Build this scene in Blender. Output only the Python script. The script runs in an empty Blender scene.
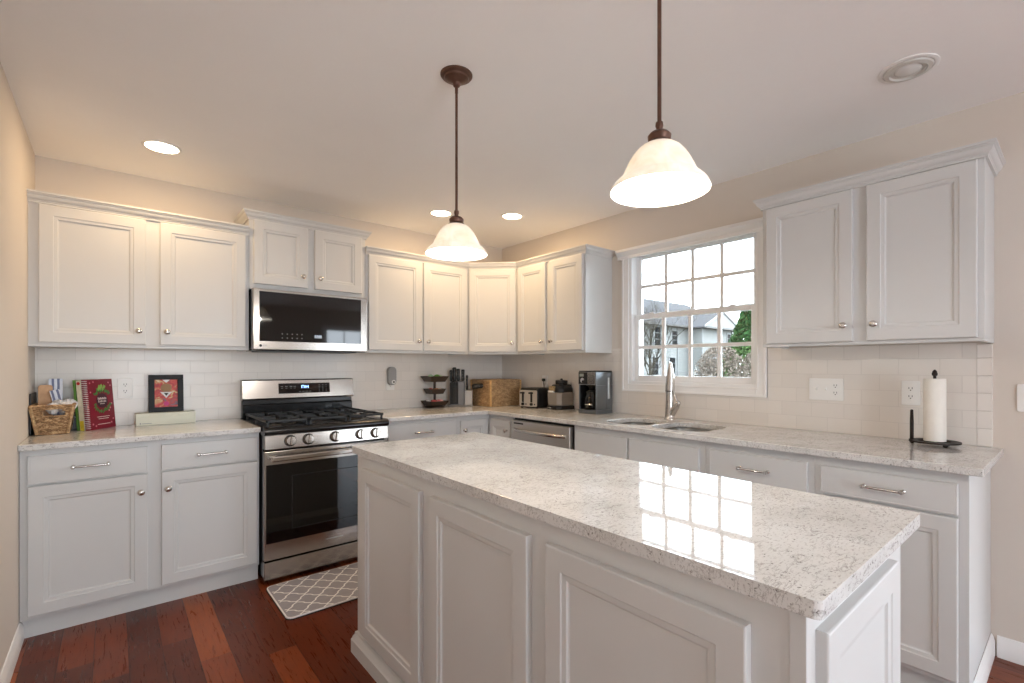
import bpy, bmesh, math, random
from mathutils import Vector, Matrix
random.seed(7)
C = bpy.context.scene.collection
SC = bpy.context.scene
R = math.radians
PI = math.pi

# ------------------------------------------------------------------ camera
cam_d = bpy.data.cameras.new('camera')
cam = bpy.data.objects.new('camera', cam_d); C.objects.link(cam)
cam.location = (-2.946, -3.787, 1.2715)
cam.rotation_euler = (R(90), 0, R(-40.604))
cam_d.sensor_width = 36.0
cam_d.lens = 480.52 * 36 / 1024
cam_d.shift_x = (512 - 524.94) / 1024
cam_d.shift_y = (366.12 - 341.5) / 1024
cam_d.clip_start = 0.05
SC.camera = cam

# ------------------------------------------------------------------ world and light
SC.view_settings.view_transform = 'Standard'
SC.view_settings.look = 'None'
SC.view_settings.exposure = 0.45
SC.view_settings.gamma = 1.0
SC.view_settings.use_curve_mapping = False
world = bpy.data.worlds.new('overcast_sky'); SC.world = world
world.use_nodes = True
wn = world.node_tree.nodes; wl = world.node_tree.links
bg = wn['Background']
bg.inputs[1].default_value = 9.0
tc = wn.new('ShaderNodeTexCoord'); sep = wn.new('ShaderNodeSeparateXYZ'); rampw = wn.new('ShaderNodeValToRGB')
wl.new(tc.outputs['Generated'], sep.inputs[0]); wl.new(sep.outputs[2], rampw.inputs[0]); wl.new(rampw.outputs[0], bg.inputs[0])
rampw.color_ramp.elements[0].position = 0.0; rampw.color_ramp.elements[0].color = (0.90, 1.0, 1.10, 1)
rampw.color_ramp.elements[1].position = 0.6; rampw.color_ramp.elements[1].color = (0.92, 1.02, 1.12, 1)

def lamp(name, kind, loc, energy, color, rot=(0, 0, 0), **kw):
    d = bpy.data.lights.new(name, kind); d.energy = energy; d.color = color
    for k, v in kw.items(): setattr(d, k, v)
    o = bpy.data.objects.new(name, d); C.objects.link(o); o.location = loc; o.rotation_euler = rot
    return o
DAY = (0.72, 0.86, 1.0)
WARM = (1.0, 0.68, 0.36)
# rear and side windows are unseen openings added for more daylight (frames built below)
# the sky reaches the room through its openings; each opening is sampled as a light portal
for nm_, loc_, rot_, sx_, sy_ in (('portal_patio_door', (1.15, -7.31, 1.04), (R(90), 0, 0), 1.60, 2.04), ('portal_added_rear_window', (-2.30, -7.31, 1.25), (R(90), 0, 0), 1.40, 1.86),
                                  ('portal_added_side_window', (2.61, -5.75, 1.50), (0, R(90), 0), 1.40, 1.90), ('portal_kitchen_window', (0.16, -2.031, 1.63), (0, R(90), 0), 1.00, 0.96)):
    lamp(nm_, 'AREA', loc_, 1.0, (1, 1, 1), rot_, shape='RECTANGLE', size=sx_, size_y=sy_).data.cycles.is_portal = True
SC.cycles.diffuse_bounces = 8
SC.cycles.max_bounces = 16

# ------------------------------------------------------------------ materials
def lin(c):
    return tuple(((x/255)/12.92 if x/255 <= 0.04045 else ((x/255+0.055)/1.055)**2.4) for x in c) + (1.0,)
class NT:
    def __init__(s, name):
        s.m = bpy.data.materials.new(name); s.m.use_nodes = True
        s.t = s.m.node_tree; s.n = s.t.nodes; s.l = s.t.links
        s.b = s.n['Principled BSDF']; s.out = s.n['Material Output']
    def new(s, kind, **kw):
        nd = s.n.new(kind)
        for k, v in kw.items(): setattr(nd, k, v)
        return nd
    def put(s, sock, v):
        if isinstance(v, bpy.types.NodeSocket): s.l.new(v, sock)
        else: sock.default_value = v
    def math(s, op, a, b=0.0, c=None, clamp=False):
        nd = s.new('ShaderNodeMath', operation=op); nd.use_clamp = clamp
        s.put(nd.inputs[0], a); s.put(nd.inputs[1], b)
        if c is not None: s.put(nd.inputs[2], c)
        return nd.outputs[0]
    def obj(s, scale=(1, 1, 1), rot=(0, 0, 0), loc=(0, 0, 0)):
        t = s.new('ShaderNodeTexCoord'); mp = s.new('ShaderNodeMapping')
        mp.inputs['Location'].default_value = loc
        mp.inputs['Rotation'].default_value = rot; mp.inputs['Scale'].default_value = scale
        s.l.new(t.outputs['Object'], mp.inputs[0]); return mp.outputs[0]
    def noise(s, vec, scale, detail=3.0, rough=0.5, dist=0.0):
        nd = s.new('ShaderNodeTexNoise'); s.l.new(vec, nd.inputs['Vector'])
        nd.inputs['Scale'].default_value = scale; nd.inputs['Detail'].default_value = detail
        nd.inputs['Roughness'].default_value = rough; nd.inputs['Distortion'].default_value = dist
        return nd.outputs[0]
    def ramp(s, fac, stops, interp='LINEAR'):
        nd = s.new('ShaderNodeValToRGB'); nd.color_ramp.interpolation = interp
        els = nd.color_ramp.elements
        while len(els) < len(stops): els.new(0.5)
        for e, (p, c) in zip(els, stops):
            e.position = p; e.color = c if len(c) == 4 else tuple(c) + (1,)
        s.put(nd.inputs[0], fac); return nd.outputs[0]
    def mix(s, fac, a, b, mode='MIX'):
        nd = s.new('ShaderNodeMix', data_type='RGBA', blend_type=mode)
        s.put(nd.inputs[0], fac); s.put(nd.inputs[6], a); s.put(nd.inputs[7], b)
        return nd.outputs[2]
    def bump(s, h, strength, dist=0.002):
        nd = s.new('ShaderNodeBump'); nd.inputs['Strength'].default_value = strength
        nd.inputs['Distance'].default_value = dist
        s.put(nd.inputs['Height'], h); s.l.new(nd.outputs[0], s.b.inputs['Normal'])
    def set(s, **kw):
        for k, v in kw.items(): s.put(s.b.inputs[k.replace('_', ' ')], v)

def P(name, col, rough=0.5, metal=0.0, var=0.05, scale=12.0, bump=0.0, bscale=150.0, emit=None, estr=0.0, spec=0.5, stretch=(1, 1, 1), coat=0.0):
    t = NT(name)
    v = t.obj(stretch)
    base = lin(col)
    n = t.noise(v, scale, 3)
    dark = tuple(x * (1 - var) for x in base[:3]) + (1,); lite = tuple(min(1, x * (1 + var)) for x in base[:3]) + (1,)
    c = t.ramp(n, [(0.3, dark), (0.7, lite)])
    t.set(Base_Color=c, Roughness=rough, Metallic=metal)
    t.b.inputs['Specular IOR Level'].default_value = spec
    if coat: t.b.inputs['Coat Weight'].default_value = coat
    if bump: t.bump(t.noise(v, bscale, 4), bump)
    if emit:
        t.b.inputs['Emission Color'].default_value = lin(emit); t.b.inputs['Emission Strength'].default_value = estr
    return t.m

M = {}
M['paint'] = P('cabinet_paint', (210, 210, 209), 0.40, var=0.012, scale=3)
M['wall'] = P('beige_wall_paint', (217, 208, 198), 0.75, var=0.015, scale=2, bump=0.12, bscale=120)
M['ceiling'] = P('ceiling_texture_paint', (249, 248, 248), 0.9, var=0.012, scale=3, bump=0.35, bscale=38)
M['trim'] = P('white_trim_paint', (240, 239, 238), 0.35, var=0.01, scale=4)
M['vinyl'] = P('white_window_vinyl', (238, 239, 240), 0.35, var=0.01)
M['nickel'] = P('brushed_nickel', (206, 202, 197), 0.22, 1.0, var=0.05, scale=60)
M['chrome'] = P('polished_chrome', (220, 218, 216), 0.10, 1.0, var=0.02)
M['bronze'] = P('oil_rubbed_bronze', (104, 76, 64), 0.42, 0.7, var=0.10, scale=40)
M['black_gloss'] = P('black_glass', (10, 11, 12), 0.04, 0.0, var=0.1)
M['black_enamel'] = P('black_enamel', (18, 18, 19), 0.18, var=0.1)
M['black_plastic'] = P('black_plastic', (22, 22, 23), 0.4, var=0.1, scale=40)
M['iron'] = P('cast_iron', (15, 15, 16), 0.42, var=0.15, scale=80, bump=0.2, bscale=300)
M['iron_dark'] = P('dark_wrought_iron', (40, 32, 28), 0.5, 0.5, var=0.15, scale=60)
M['white_plastic'] = P('white_plastic', (238, 237, 234), 0.35, var=0.01)
M['grey_plastic'] = P('grey_plastic', (150, 150, 150), 0.4, var=0.03)
M['dark_slot'] = P('dark_slot', (36, 32, 30), 0.6)

def steel(name, col, rough, axis):
    t = NT(name)
    sc = {'x': (1, 60, 60), 'y': (60, 1, 60), 'z': (60, 60, 1)}[axis]
    v = t.obj(sc)
    n = t.noise(v, 12, 4, 0.6)
    b = lin(col)
    c = t.ramp(n, [(0.3, tuple(x*0.93 for x in b[:3])), (0.7, tuple(min(1, x*1.05) for x in b[:3]))])
    t.set(Base_Color=c, Metallic=1.0, Roughness=t.math('MULTIPLY_ADD', n, 0.12, rough - 0.06))
    t.bump(n, 0.05, 0.0005)
    return t.m
M['steel'] = steel('brushed_stainless', (176, 170, 163), 0.20, 'x')
M['steel_satin'] = steel('satin_stainless', (214, 210, 205), 0.40, 'x')
M['steel_dark'] = steel('black_stainless', (70, 68, 67), 0.3, 'x')
M['steel_sink'] = steel('sink_stainless', (190, 188, 184), 0.3, 'y')

def glass(name, tint=(1, 1, 1), refl=0.12):
    t = NT(name)
    tr = t.new('ShaderNodeBsdfTransparent'); tr.inputs[0].default_value = tint + (1,)
    gl = t.new('ShaderNodeBsdfGlossy'); gl.inputs['Roughness'].default_value = 0.01
    lw = t.new('ShaderNodeFresnel'); lw.inputs[0].default_value = 1.45
    mx = t.new('ShaderNodeMixShader')
    n = t.noise(t.obj(), 2.0)
    f = t.math('MULTIPLY', lw.outputs[0], t.math('MULTIPLY_ADD', n, 0.1, 0.9))
    t.l.new(f, mx.inputs[0]); t.l.new(tr.outputs[0], mx.inputs[1]); t.l.new(gl.outputs[0], mx.inputs[2])
    t.l.new(mx.outputs[0], t.out.inputs[0])
    return t.m
M['glass'] = glass('window_glass', (0.97, 0.985, 0.98))

def quartz():
    t = NT('speckled_quartz')
    v = t.obj((1, 1, 1), (0, 0, R(28)))
    v2 = t.obj((1.0, 2.6, 2.0), (0, 0, R(35)))
    broad = t.noise(v, 5, 4, 0.6)
    base = t.ramp(broad, [(0.30, lin((206, 205, 202))), (0.5, lin((217, 216, 214))), (0.72, lin((227, 227, 226)))])
    # short broken veins
    w = t.noise(v2, 11, 6, 0.62, 1.6)
    line = t.math('ABSOLUTE', t.math('SUBTRACT', w, 0.5))
    line = t.ramp(line, [(0.0, (1, 1, 1)), (0.022, (0, 0, 0))])
    gate = t.ramp(t.noise(v, 17, 3), [(0.42, (0, 0, 0)), (0.54, (1, 1, 1))])
    vein = t.math('MULTIPLY', line, gate)
    c = t.mix(t.math('MULTIPLY', vein, 0.62), base, lin((112, 104, 100)))
    # grey flecks
    fl = t.ramp(t.noise(v2, 75, 4, 0.65), [(0.55, (0, 0, 0)), (0.66, (1, 1, 1))])
    c = t.mix(t.math('MULTIPLY', fl, 0.62), c, lin((142, 136, 132)))
    dk = t.ramp(t.noise(v, 130, 2, 0.6), [(0.65, (0, 0, 0)), (0.71, (1, 1, 1))])
    c = t.mix(t.math('MULTIPLY', dk, 0.8), c, lin((70, 62, 58)))
    t.set(Base_Color=c, Roughness=0.035)
    t.b.inputs['Specular IOR Level'].default_value = 0.62
    return t.m
M['quartz'] = quartz()

def tiles(name, horiz):
    t = NT(name)
    tcn = t.new('ShaderNodeTexCoord'); sp = t.new('ShaderNodeSeparateXYZ'); cb = t.new('ShaderNodeCombineXYZ')
    t.l.new(tcn.outputs['Object'], sp.inputs[0])
    t.l.new(sp.outputs[0 if horiz == 'x' else 1], cb.inputs[0]); t.l.new(t.math('SUBTRACT', sp.outputs[2], 0.914), cb.inputs[1])
    br = t.new('ShaderNodeTexBrick'); t.l.new(cb.outputs[0], br.inputs['Vector'])
    br.offset = 0.5; br.squash = 1.0
    br.inputs['Scale'].default_value = 1.0; br.inputs['Mortar Size'].default_value = 0.0016
    br.inputs['Mortar Smooth'].default_value = 0.3
    br.inputs['Brick Width'].default_value = 0.1555; br.inputs['Row Height'].default_value = 0.0785
    br.inputs['Color1'].default_value = lin((232, 226, 219)); br.inputs['Color2'].default_value = lin((226, 220, 213))
    br.inputs['Mortar'].default_value = lin((212, 206, 199))
    t.set(Base_Color=br.outputs[0], Roughness=t.math('MULTIPLY_ADD', br.outputs[1], 0.4, 0.24))
    h = t.math('SUBTRACT', 1.0, br.outputs[1])
    h = t.math('ADD', h, t.math('MULTIPLY', t.noise(t.obj(), 9, 2), 0.35))
    t.bump(h, 0.35, 0.0016)
    return t.m
M['tile_x'] = tiles('subway_tile_along_back', 'x')
M['tile_y'] = tiles('subway_tile_along_right', 'y')

def wood_floor():
    t = NT('cherry_plank_floor')
    tcn = t.new('ShaderNodeTexCoord'); sp = t.new('ShaderNodeSeparateXYZ'); t.l.new(tcn.outputs['Object'], sp.inputs[0])
    X = t.math('DIVIDE', t.math('ADD', sp.outputs[0], 10.0), 0.1165); pid = t.math('FLOOR', X)
    wn1 = t.new('ShaderNodeTexWhiteNoise', noise_dimensions='1D'); t.l.new(pid, wn1.inputs['W'])
    Y = t.math('DIVIDE', t.math('ADD', t.math('ADD', sp.outputs[1], 20.0), t.math('MULTIPLY', wn1.outputs[0], 3.1)), 0.95)
    rid = t.math('FLOOR', Y)
    cb = t.new('ShaderNodeCombineXYZ'); t.l.new(pid, cb.inputs[0]); t.l.new(rid, cb.inputs[1])
    wn2 = t.new('ShaderNodeTexWhiteNoise', noise_dimensions='3D'); t.l.new(cb.outputs[0], wn2.inputs[0])
    col = t.ramp(wn2.outputs[0], [(0.0, lin((84, 36, 16))), (0.35, lin((100, 44, 20))), (0.65, lin((116, 53, 24))), (0.88, lin((134, 66, 29))), (1.0, lin((178, 98, 46)))])
    # grain: stretched noise shifted per plank
    cb2 = t.new('ShaderNodeCombineXYZ')
    t.l.new(t.math('MULTIPLY', sp.outputs[0], 48.0), cb2.inputs[0])
    t.l.new(t.math('MULTIPLY_ADD', sp.outputs[1], 4.0, t.math('MULTIPLY', wn2.outputs[0], 37.0)), cb2.inputs[1])
    t.l.new(t.math('MULTIPLY', pid, 3.7), cb2.inputs[2])
    g = t.noise(cb2.outputs[0], 1.6, 7, 0.7, 0.6)
    gr = t.ramp(g, [(0.30, (0.62, 0.56, 0.52)), (0.5, (0.96, 0.95, 0.94)), (0.7, (1.18, 1.16, 1.12))])
    col = t.mix(1.0, col, gr, 'MULTIPLY')
    fx = t.math('FRACT', X); fy = t.math('FRACT', Y)
    ex = t.math('MINIMUM', fx, t.math('SUBTRACT', 1.0, fx)); ey = t.math('MULTIPLY', t.math('MINIMUM', fy, t.math('SUBTRACT', 1.0, fy)), 8.0)
    e = t.math('MINIMUM', ex, ey)
    gap = t.ramp(e, [(0.006, (1, 1, 1)), (0.022, (0, 0, 0))])
    col = t.mix(t.math('MULTIPLY', gap, 0.75), col, lin((24, 12, 9)))
    t.set(Base_Color=col, Roughness=t.math('MULTIPLY_ADD', g, 0.18, 0.20))
    t.b.inputs['Specular IOR Level'].default_value = 0.3
    t.bump(t.math('SUBTRACT', t.math('MULTIPLY', g, 0.3), gap), 0.25, 0.001)
    return t.m
M['floor'] = wood_floor()

# ------------------------------------------------------------------ mesh helpers
class MB:
    def __init__(s): s.v = []; s.f = []; s.mi = []; s.m = 0; s.T = Matrix.Identity(4)
    def add(s, vs, fs):
        o = len(s.v); s.v += [s.T @ Vector(p) for p in vs]
        for f in fs: s.f.append([i + o for i in f]); s.mi.append(s.m)
        return s
    def box(s, x0, x1, y0, y1, z0, z1):
        return s.add([(x0,y0,z0),(x1,y0,z0),(x1,y1,z0),(x0,y1,z0),(x0,y0,z1),(x1,y0,z1),(x1,y1,z1),(x0,y1,z1)],
                     [(0,3,2,1),(4,5,6,7),(0,1,5,4),(1,2,6,5),(2,3,7,6),(3,0,4,7)])
    def prism(s, poly, z0, z1):
        n = len(poly)
        return s.add([(x,y,z0) for x,y in poly] + [(x,y,z1) for x,y in poly],
                     [tuple(range(n-1,-1,-1)), tuple(range(n,2*n))] + [(i,(i+1)%n,n+(i+1)%n,n+i) for i in range(n)])
    def loops(s, rings, closed=True, cap0=True, cap1=True):
        n = len(rings[0]); vs = [p for r in rings for p in r]; fs = []
        for k in range(len(rings)-1):
            for i in range(n if closed else n-1):
                j = (i+1) % n; fs.append((k*n+i, k*n+j, (k+1)*n+j, (k+1)*n+i))
        if cap0: fs.append(tuple(range(n-1,-1,-1)))
        if cap1: fs.append(tuple(range((len(rings)-1)*n, len(rings)*n)))
        return s.add(vs, fs)
    def lathe(s, prof, c=(0,0,0), n=24, axis='z', cap0=True, cap1=True):
        rings = []
        for r, h in prof:
            ring = []
            for i in range(n):
                a = 2*PI*i/n; p = (r*math.cos(a), r*math.sin(a))
                if axis == 'z': q = (p[0], p[1], h)
                elif axis == 'y': q = (p[0], h, p[1])
                else: q = (h, p[0], p[1])
                ring.append((c[0]+q[0], c[1]+q[1], c[2]+q[2]))
            rings.append(ring)
        return s.loops(rings, True, cap0, cap1)
    def tube(s, pts, r, n=8, caps=True):
        pts = [Vector(p) for p in pts]; rings = []
        rad = r if isinstance(r, (list, tuple)) else [r]*len(pts)
        t0 = (pts[1]-pts[0]).normalized()
        ref = Vector((0,0,1)) if abs(t0.z) < 0.9 else Vector((1,0,0))
        u = t0.cross(ref).normalized()
        for i, p in enumerate(pts):
            a = pts[max(0,i-1)]; b = pts[min(len(pts)-1,i+1)]; t = (b-a).normalized()
            u = (u - t*u.dot(t)).normalized(); w = t.cross(u)
            rings.append([p + u*rad[i]*math.cos(2*PI*k/n) + w*rad[i]*math.sin(2*PI*k/n) for k in range(n)])
        return s.loops(rings, True, caps, caps)
    def sphere(s, c, r, n=12, m=8, sc=(1,1,1)):
        rings = []
        for k in range(m+1):
            a = PI*k/m; z = -math.cos(a); q = max(math.sin(a), 1e-3)
            rings.append([(c[0]+r*sc[0]*q*math.cos(2*PI*i/n), c[1]+r*sc[1]*q*math.sin(2*PI*i/n), c[2]+r*sc[2]*z) for i in range(n)])
        return s.loops(rings)
    def sweep(s, path, prof, closed=False):
        """profile (out, z) run along a plan path; out is to the right of travel"""
        P2 = [Vector((p[0], p[1])) for p in path]; n = len(P2); rings = []
        for i in range(n):
            a = P2[i-1] if (i > 0 or closed) else None; b = P2[(i+1) % n] if (i < n-1 or closed) else None
            ns = []
            if a is not None: d = (P2[i]-a).normalized(); ns.append(Vector((d.y, -d.x)))
            if b is not None: d = (b-P2[i]).normalized(); ns.append(Vector((d.y, -d.x)))
            if len(ns) == 2:
                mv = (ns[0]+ns[1]); mv = mv / (1 + ns[0].dot(ns[1]))
            else: mv = ns[0]
            rings.append([(P2[i].x+mv.x*o, P2[i].y+mv.y*o, z) for o, z in prof])
        if closed: rings.append(rings[0])
        return s.loops(rings, True, not closed, not closed)
    def build(s, name, mats, parent=None, bevel=0.0, seg=2, smooth=None, loc=(0,0,0), rot=(0,0,0), weld=False):
        me = bpy.data.meshes.new(name)
        bm = bmesh.new(); vs = [bm.verts.new(p) for p in s.v]; bm.verts.index_update()
        for f, mi in zip(s.f, s.mi):
            try: fc = bm.faces.new([vs[i] for i in f]); fc.material_index = mi
            except ValueError: pass
        if weld: bmesh.ops.remove_doubles(bm, verts=bm.verts, dist=1e-5)
        bmesh.ops.recalc_face_normals(bm, faces=bm.faces)
        bm.to_mesh(me); bm.free()
        for m in (mats if isinstance(mats, (list, tuple)) else [mats]): me.materials.append(m)
        if smooth:
            me.polygons.foreach_set('use_smooth', [True]*len(me.polygons)); me.set_sharp_from_angle(angle=R(smooth))
        o = bpy.data.objects.new(name, me); C.objects.link(o)
        if parent: o.parent = parent
        o.location = loc; o.rotation_euler = rot
        if bevel:
            b = o.modifiers.new('bevel', 'BEVEL'); b.width = bevel; b.segments = seg; b.limit_method = 'ANGLE'; b.angle_limit = R(40)
            b.harden_normals = False
        return o
def tag(o, label=None, cat=None, group=None, kind=None):
    if label: o['label'] = label
    if cat: o['category'] = cat
    if group: o['group'] = group
    if kind: o['kind'] = kind
    return o
def thing(name, label, cat, loc=(0,0,0), rotz=0.0, group=None, kind=None):
    o = bpy.data.objects.new(name, None); C.objects.link(o); o.empty_display_size = 0.1
    o.location = loc; o.rotation_euler = (0, 0, rotz)
    return tag(o, label, cat, group, kind)
def struct(o, label, cat):
    return tag(o, label, cat, kind='structure')
def rrect(x0, x1, y0, y1, r, n=5):
    pts = []
    for cx, cy, a0 in ((x1-r, y1-r, 0), (x0+r, y1-r, 90), (x0+r, y0+r, 180), (x1-r, y0+r, 270)):
        for k in range(n+1):
            a = R(a0 + 90*k/n); pts.append((cx + r*math.cos(a), cy + r*math.sin(a)))
    return pts
def glyphs(name, text, size, mat, parent, loc, rot, depth=0.0006, align='CENTER', squeeze=1.0):
    cu = bpy.data.curves.new(name, 'FONT'); cu.body = text; cu.size = size; cu.extrude = depth
    cu.align_x = align; cu.align_y = 'CENTER'; cu.space_character = 1.05
    tmp = bpy.data.objects.new(name, cu); C.objects.link(tmp)
    bpy.context.view_layer.update()
    me = bpy.data.meshes.new_from_object(tmp.evaluated_get(bpy.context.evaluated_depsgraph_get()))
    bpy.data.objects.remove(tmp)
    me.materials.clear(); me.materials.append(mat)
    o = bpy.data.objects.new(name, me); C.objects.link(o); o.parent = parent
    o.location = loc; o.rotation_euler = rot; o.scale = (squeeze, 1, 1)
    return o

XL = -3.274; H = 2.44
# ------------------------------------------------------------------ the room
struct(MB().prism([(XL-0.1,0.1),(XL-0.1,-7.4),(2.6,-7.4),(2.6,-4.15),(0.15,-4.15),(0.15,0.1)], -0.1, 0.0).build('floor', M['floor']), 'dark cherry plank floor of the kitchen', 'floor')
struct(MB().prism([(XL-0.1,0.1),(XL-0.1,-7.4),(2.6,-7.4),(2.6,-4.15),(0.15,-4.15),(0.15,0.1)], H, H+0.1).build('ceiling', M['ceiling']), 'pale textured ceiling with recessed lights', 'ceiling')
struct(MB().box(XL, 0.15, 0.0, 0.1, 0, H).build('wall_back', M['wall']), 'beige wall behind the range', 'wall')
struct(MB().box(XL-0.1, XL, -7.3, 0.1, 0, H).build('wall_left', M['wall']), 'plain beige wall at the left end of the cabinets', 'wall')
WY0, WY1, WZ0, WZ1 = -1.559, -2.503, 1.140, 2.120        # kitchen window opening
w = MB()
w.box(0, 0.15, WY0, 0.0, 0, H); w.box(0, 0.15, -4.3, WY1, 0, H)
w.box(0, 0.15, WY1, WY0, 0, WZ0); w.box(0, 0.15, WY1, WY0, WZ1, H)
struct(w.build('wall_right', M['wall']), 'beige wall holding the window over the sink', 'wall')
struct(MB().box(0.15, 2.6, -4.3, -4.15, 0, H).build('wall_dining_front', M['wall']), 'wall closing the dining end towards the kitchen', 'wall')
w = MB(); w.box(2.5,2.6,-7.3,-6.68,0,H); w.box(2.5,2.6,-4.82,-4.3,0,H); w.box(2.5,2.6,-6.68,-4.82,0,0.82); w.box(2.5,2.6,-6.68,-4.82,2.18,H)
struct(w.build('wall_dining_side', M['wall']), 'side wall of the dining end', 'wall')
for nm_, x_ in (('added_window_3', 2.5),):  # unseen window, added so more sky light enters from the side
    e = struct(thing(nm_, None, None, (x_,-5.75,0.82)), 'unseen white window added to the side wall to let in more daylight', 'window')
    sg_ = 1 if x_ > 0 else -1
    f = MB()
    for y0, y1, z0, z1 in ((-1.0,-0.90,-0.07,1.43),(0.90,1.0,-0.07,1.43),(-0.9,0.9,-0.07,0.03),(-0.9,0.9,1.33,1.43),(-0.03,0.03,0.03,1.33)): f.box(min(-0.02*sg_,0.03*sg_),max(-0.02*sg_,0.03*sg_),y0,y1,z0,z1)
    f.build('window_frame', M['trim'], e, 0.004)
REAR = [(-2.98, -1.62, 0.34, 2.16), (0.37, 1.93, 0.04, 2.04)]  # first one added unseen to light the left cabinets; second is the patio door
w = MB(); xs = XL
for x0, x1, z0, z1 in REAR:
    w.box(xs, x0, -7.3, -7.2, 0, H); w.box(x0, x1, -7.3, -7.2, 0, z0); w.box(x0, x1, -7.3, -7.2, z1, H); xs = x1
w.box(xs, 2.5, -7.3, -7.2, 0, H)
struct(w.build('wall_rear', M['wall']), 'rear wall with windows facing the kitchen', 'wall')
for k, (x0, x1, z0, z1) in enumerate(REAR):
    e = struct(thing(('added_window_2', 'door_1')[k], None, None, ((x0+x1)/2, -7.2, z0)), 'white framed opening in the unseen rear wall', 'window' if k < 1 else 'door')
    hw = (x1-x0)/2; hh = z1-z0
    f = MB()
    f.box(-hw-0.07, -hw+0.03, -0.03, 0.02, -0.07*(k<1), hh+0.07); f.box(hw-0.03, hw+0.07, -0.03, 0.02, -0.07*(k<1), hh+0.07)
    f.box(-hw, hw, -0.03, 0.02, hh-0.03, hh+0.07); f.box(-hw, hw, -0.03, 0.02, -0.07*(k<1), 0.03)
    f.build('window_frame', M['trim'], e, 0.004)
    g = MB(); g.box(-0.025, 0.025, -0.03, 0.0, 0.03, hh-0.03)
    for q in range(1, 4): g.box(-hw+0.03, hw-0.03, -0.02, -0.005, hh*q/4-0.01, hh*q/4+0.01)
    for q in (-0.5, 0.5): g.box(hw*q-0.01, hw*q+0.01, -0.02, -0.005, 0.03, hh-0.03)
    g.build('muntin_grid', M['trim'], e)

BB = [(0,0),(0.014,0),(0.014,0.062),(0.011,0.068),(0.009,0.078),(0.004,0.09),(0,0.092)]
struct(MB().sweep([(XL,-0.575),(XL,-7.2)], [(-o,z) for o,z in BB]).build('baseboard_left', M['trim'], smooth=30), 'white baseboard along the left wall', 'baseboard')
struct(MB().sweep([(0,-4.3),(0,-3.535)], [(-o,z) for o,z in BB]).build('baseboard_right', M['trim'], smooth=30), 'white baseboard beside the last base cabinet', 'baseboard')

# tiled splashbacks
s = MB(); s.box(XL, 0.0, -0.008, 0.0, 0.914, 1.376)
struct(s.build('trim_1', M['tile_x'], None, 0.001), 'white subway tile splashback on the back wall', 'splashback')
s = MB()
s.box(-0.008, 0, -1.500, -0.008, 0.914, 1.405); s.box(-0.008, 0, -2.565, -1.500, 0.914, 1.085); s.box(-0.008, 0, -3.47, -2.565, 0.914, 1.376)
so = struct(s.build('trim_2', M['tile_y'], None, 0.001), 'white subway tile splashback on the window wall', 'splashback')
s = MB()
for k in range(6): s.box(-0.0095, 0, -3.521, -3.4701, 0.9155+k*0.0785, min(0.9145+(k+1)*0.0785, 1.369))
s.build('edge_tile', P('edge_tile_glaze', (232, 226, 219), 0.14, var=0.02), so, 0.002)

# kitchen window
win = struct(thing('window_1', None, None, (0, -2.03, WZ0)), 'white double-hung window with grids above the sink', 'window')
hw = (WY0-WY1)/2; hh = WZ1-WZ0
CW = 0.058; CB = 0.055; HT = 2.078 - WZ0
f = MB()
for y0, y1, z0, z1 in ((hw, hw+CW, -CB, HT), (-hw-CW, -hw, -CB, HT), (-hw, hw, -CB, 0)):
    f.box(-0.014, 0, y0, y1, z0, z1)
e_ = 0.014
f.box(-0.021, -0.014, hw+CW-e_, hw+CW, -CB, HT); f.box(-0.021, -0.014, -hw-CW, -hw-CW+e_, -CB, HT); f.box(-0.021, -0.014, -hw-CW+e_, hw+CW-e_, -CB, -CB+e_)
f.box(-0.018, -0.014, hw, hw+0.010, 0, HT); f.box(-0.018, -0.014, -hw-0.010, -hw, 0, HT); f.box(-0.018, -0.014, -hw-0.010, hw+0.010, -0.010, 0)
f.build('casing', M['trim'], win, 0.003)
h = MB(); z_ = HT
cr = [(0,z_),(0.020,z_),(0.020,z_+0.020),(0.026,z_+0.026),(0.040,z_+0.044),(0.050,z_+0.050),(0.050,z_+0.068),(0,z_+0.068)]
h.sweep([(0,hw+CW+0.040),(0,-hw-CW-0.030)], [(o,z) for o,z in cr])
h.build('head_trim', M['trim'], win, smooth=30)
j = MB(); jt = 0.018
j.box(0.001, 0.15, hw-jt, hw, 0, hh); j.box(0.001, 0.15, -hw, -hw+jt, 0, hh); j.box(0.001, 0.15, -hw+jt, hw-jt, hh-jt, hh); j.box(0.001, 0.15, -hw+jt, hw-jt, 0, 0.020)
j.box(0.066, 0.069, hw-jt-0.008, hw-jt, 0.02, hh-jt); j.box(0.066, 0.069, -hw+jt, -hw+jt+0.008, 0.02, hh-jt)
j.build('jamb', M['vinyl'], win, 0.002)
def sash(name, xc, z0, z1, bot, topr, st=0.037):
    y0, y1 = -hw+jt, hw-jt
    s = MB(); t = 0.014
    s.box(xc-t, xc+t, y0, y0+st, z0, z1); s.box(xc-t, xc+t, y1-st, y1, z0, z1)
    s.box(xc-t, xc+t, y0+st, y1-st, z0, z0+bot); s.box(xc-t, xc+t, y0+st, y1-st, z1-topr, z1)
    o = s.build(name, M['vinyl'], win, 0.003)
    g = MB(); a, b, c, d = y0+st, y1-st, z0+bot, z1-topr
    for k in (1, 2, 3): g.box(xc-0.008, xc+0.008, a+(b-a)*k/4-0.012, a+(b-a)*k/4+0.012, c, d)
    g.box(xc-0.0075, xc+0.0075, a, b, (c+d)/2-0.012, (c+d)/2+0.012)
    g.build('muntin_grid', M['vinyl'], o)
    MB().box(xc-0.002, xc+0.002, a, b, c, d).build('pane', M['glass'], o)
    return o
sash('upper_sash', 0.083, 0.486, hh-jt, 0.036, 0.030)
lo = sash('lower_sash', 0.050, 0.020, 0.512, 0.042, 0.034)
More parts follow.
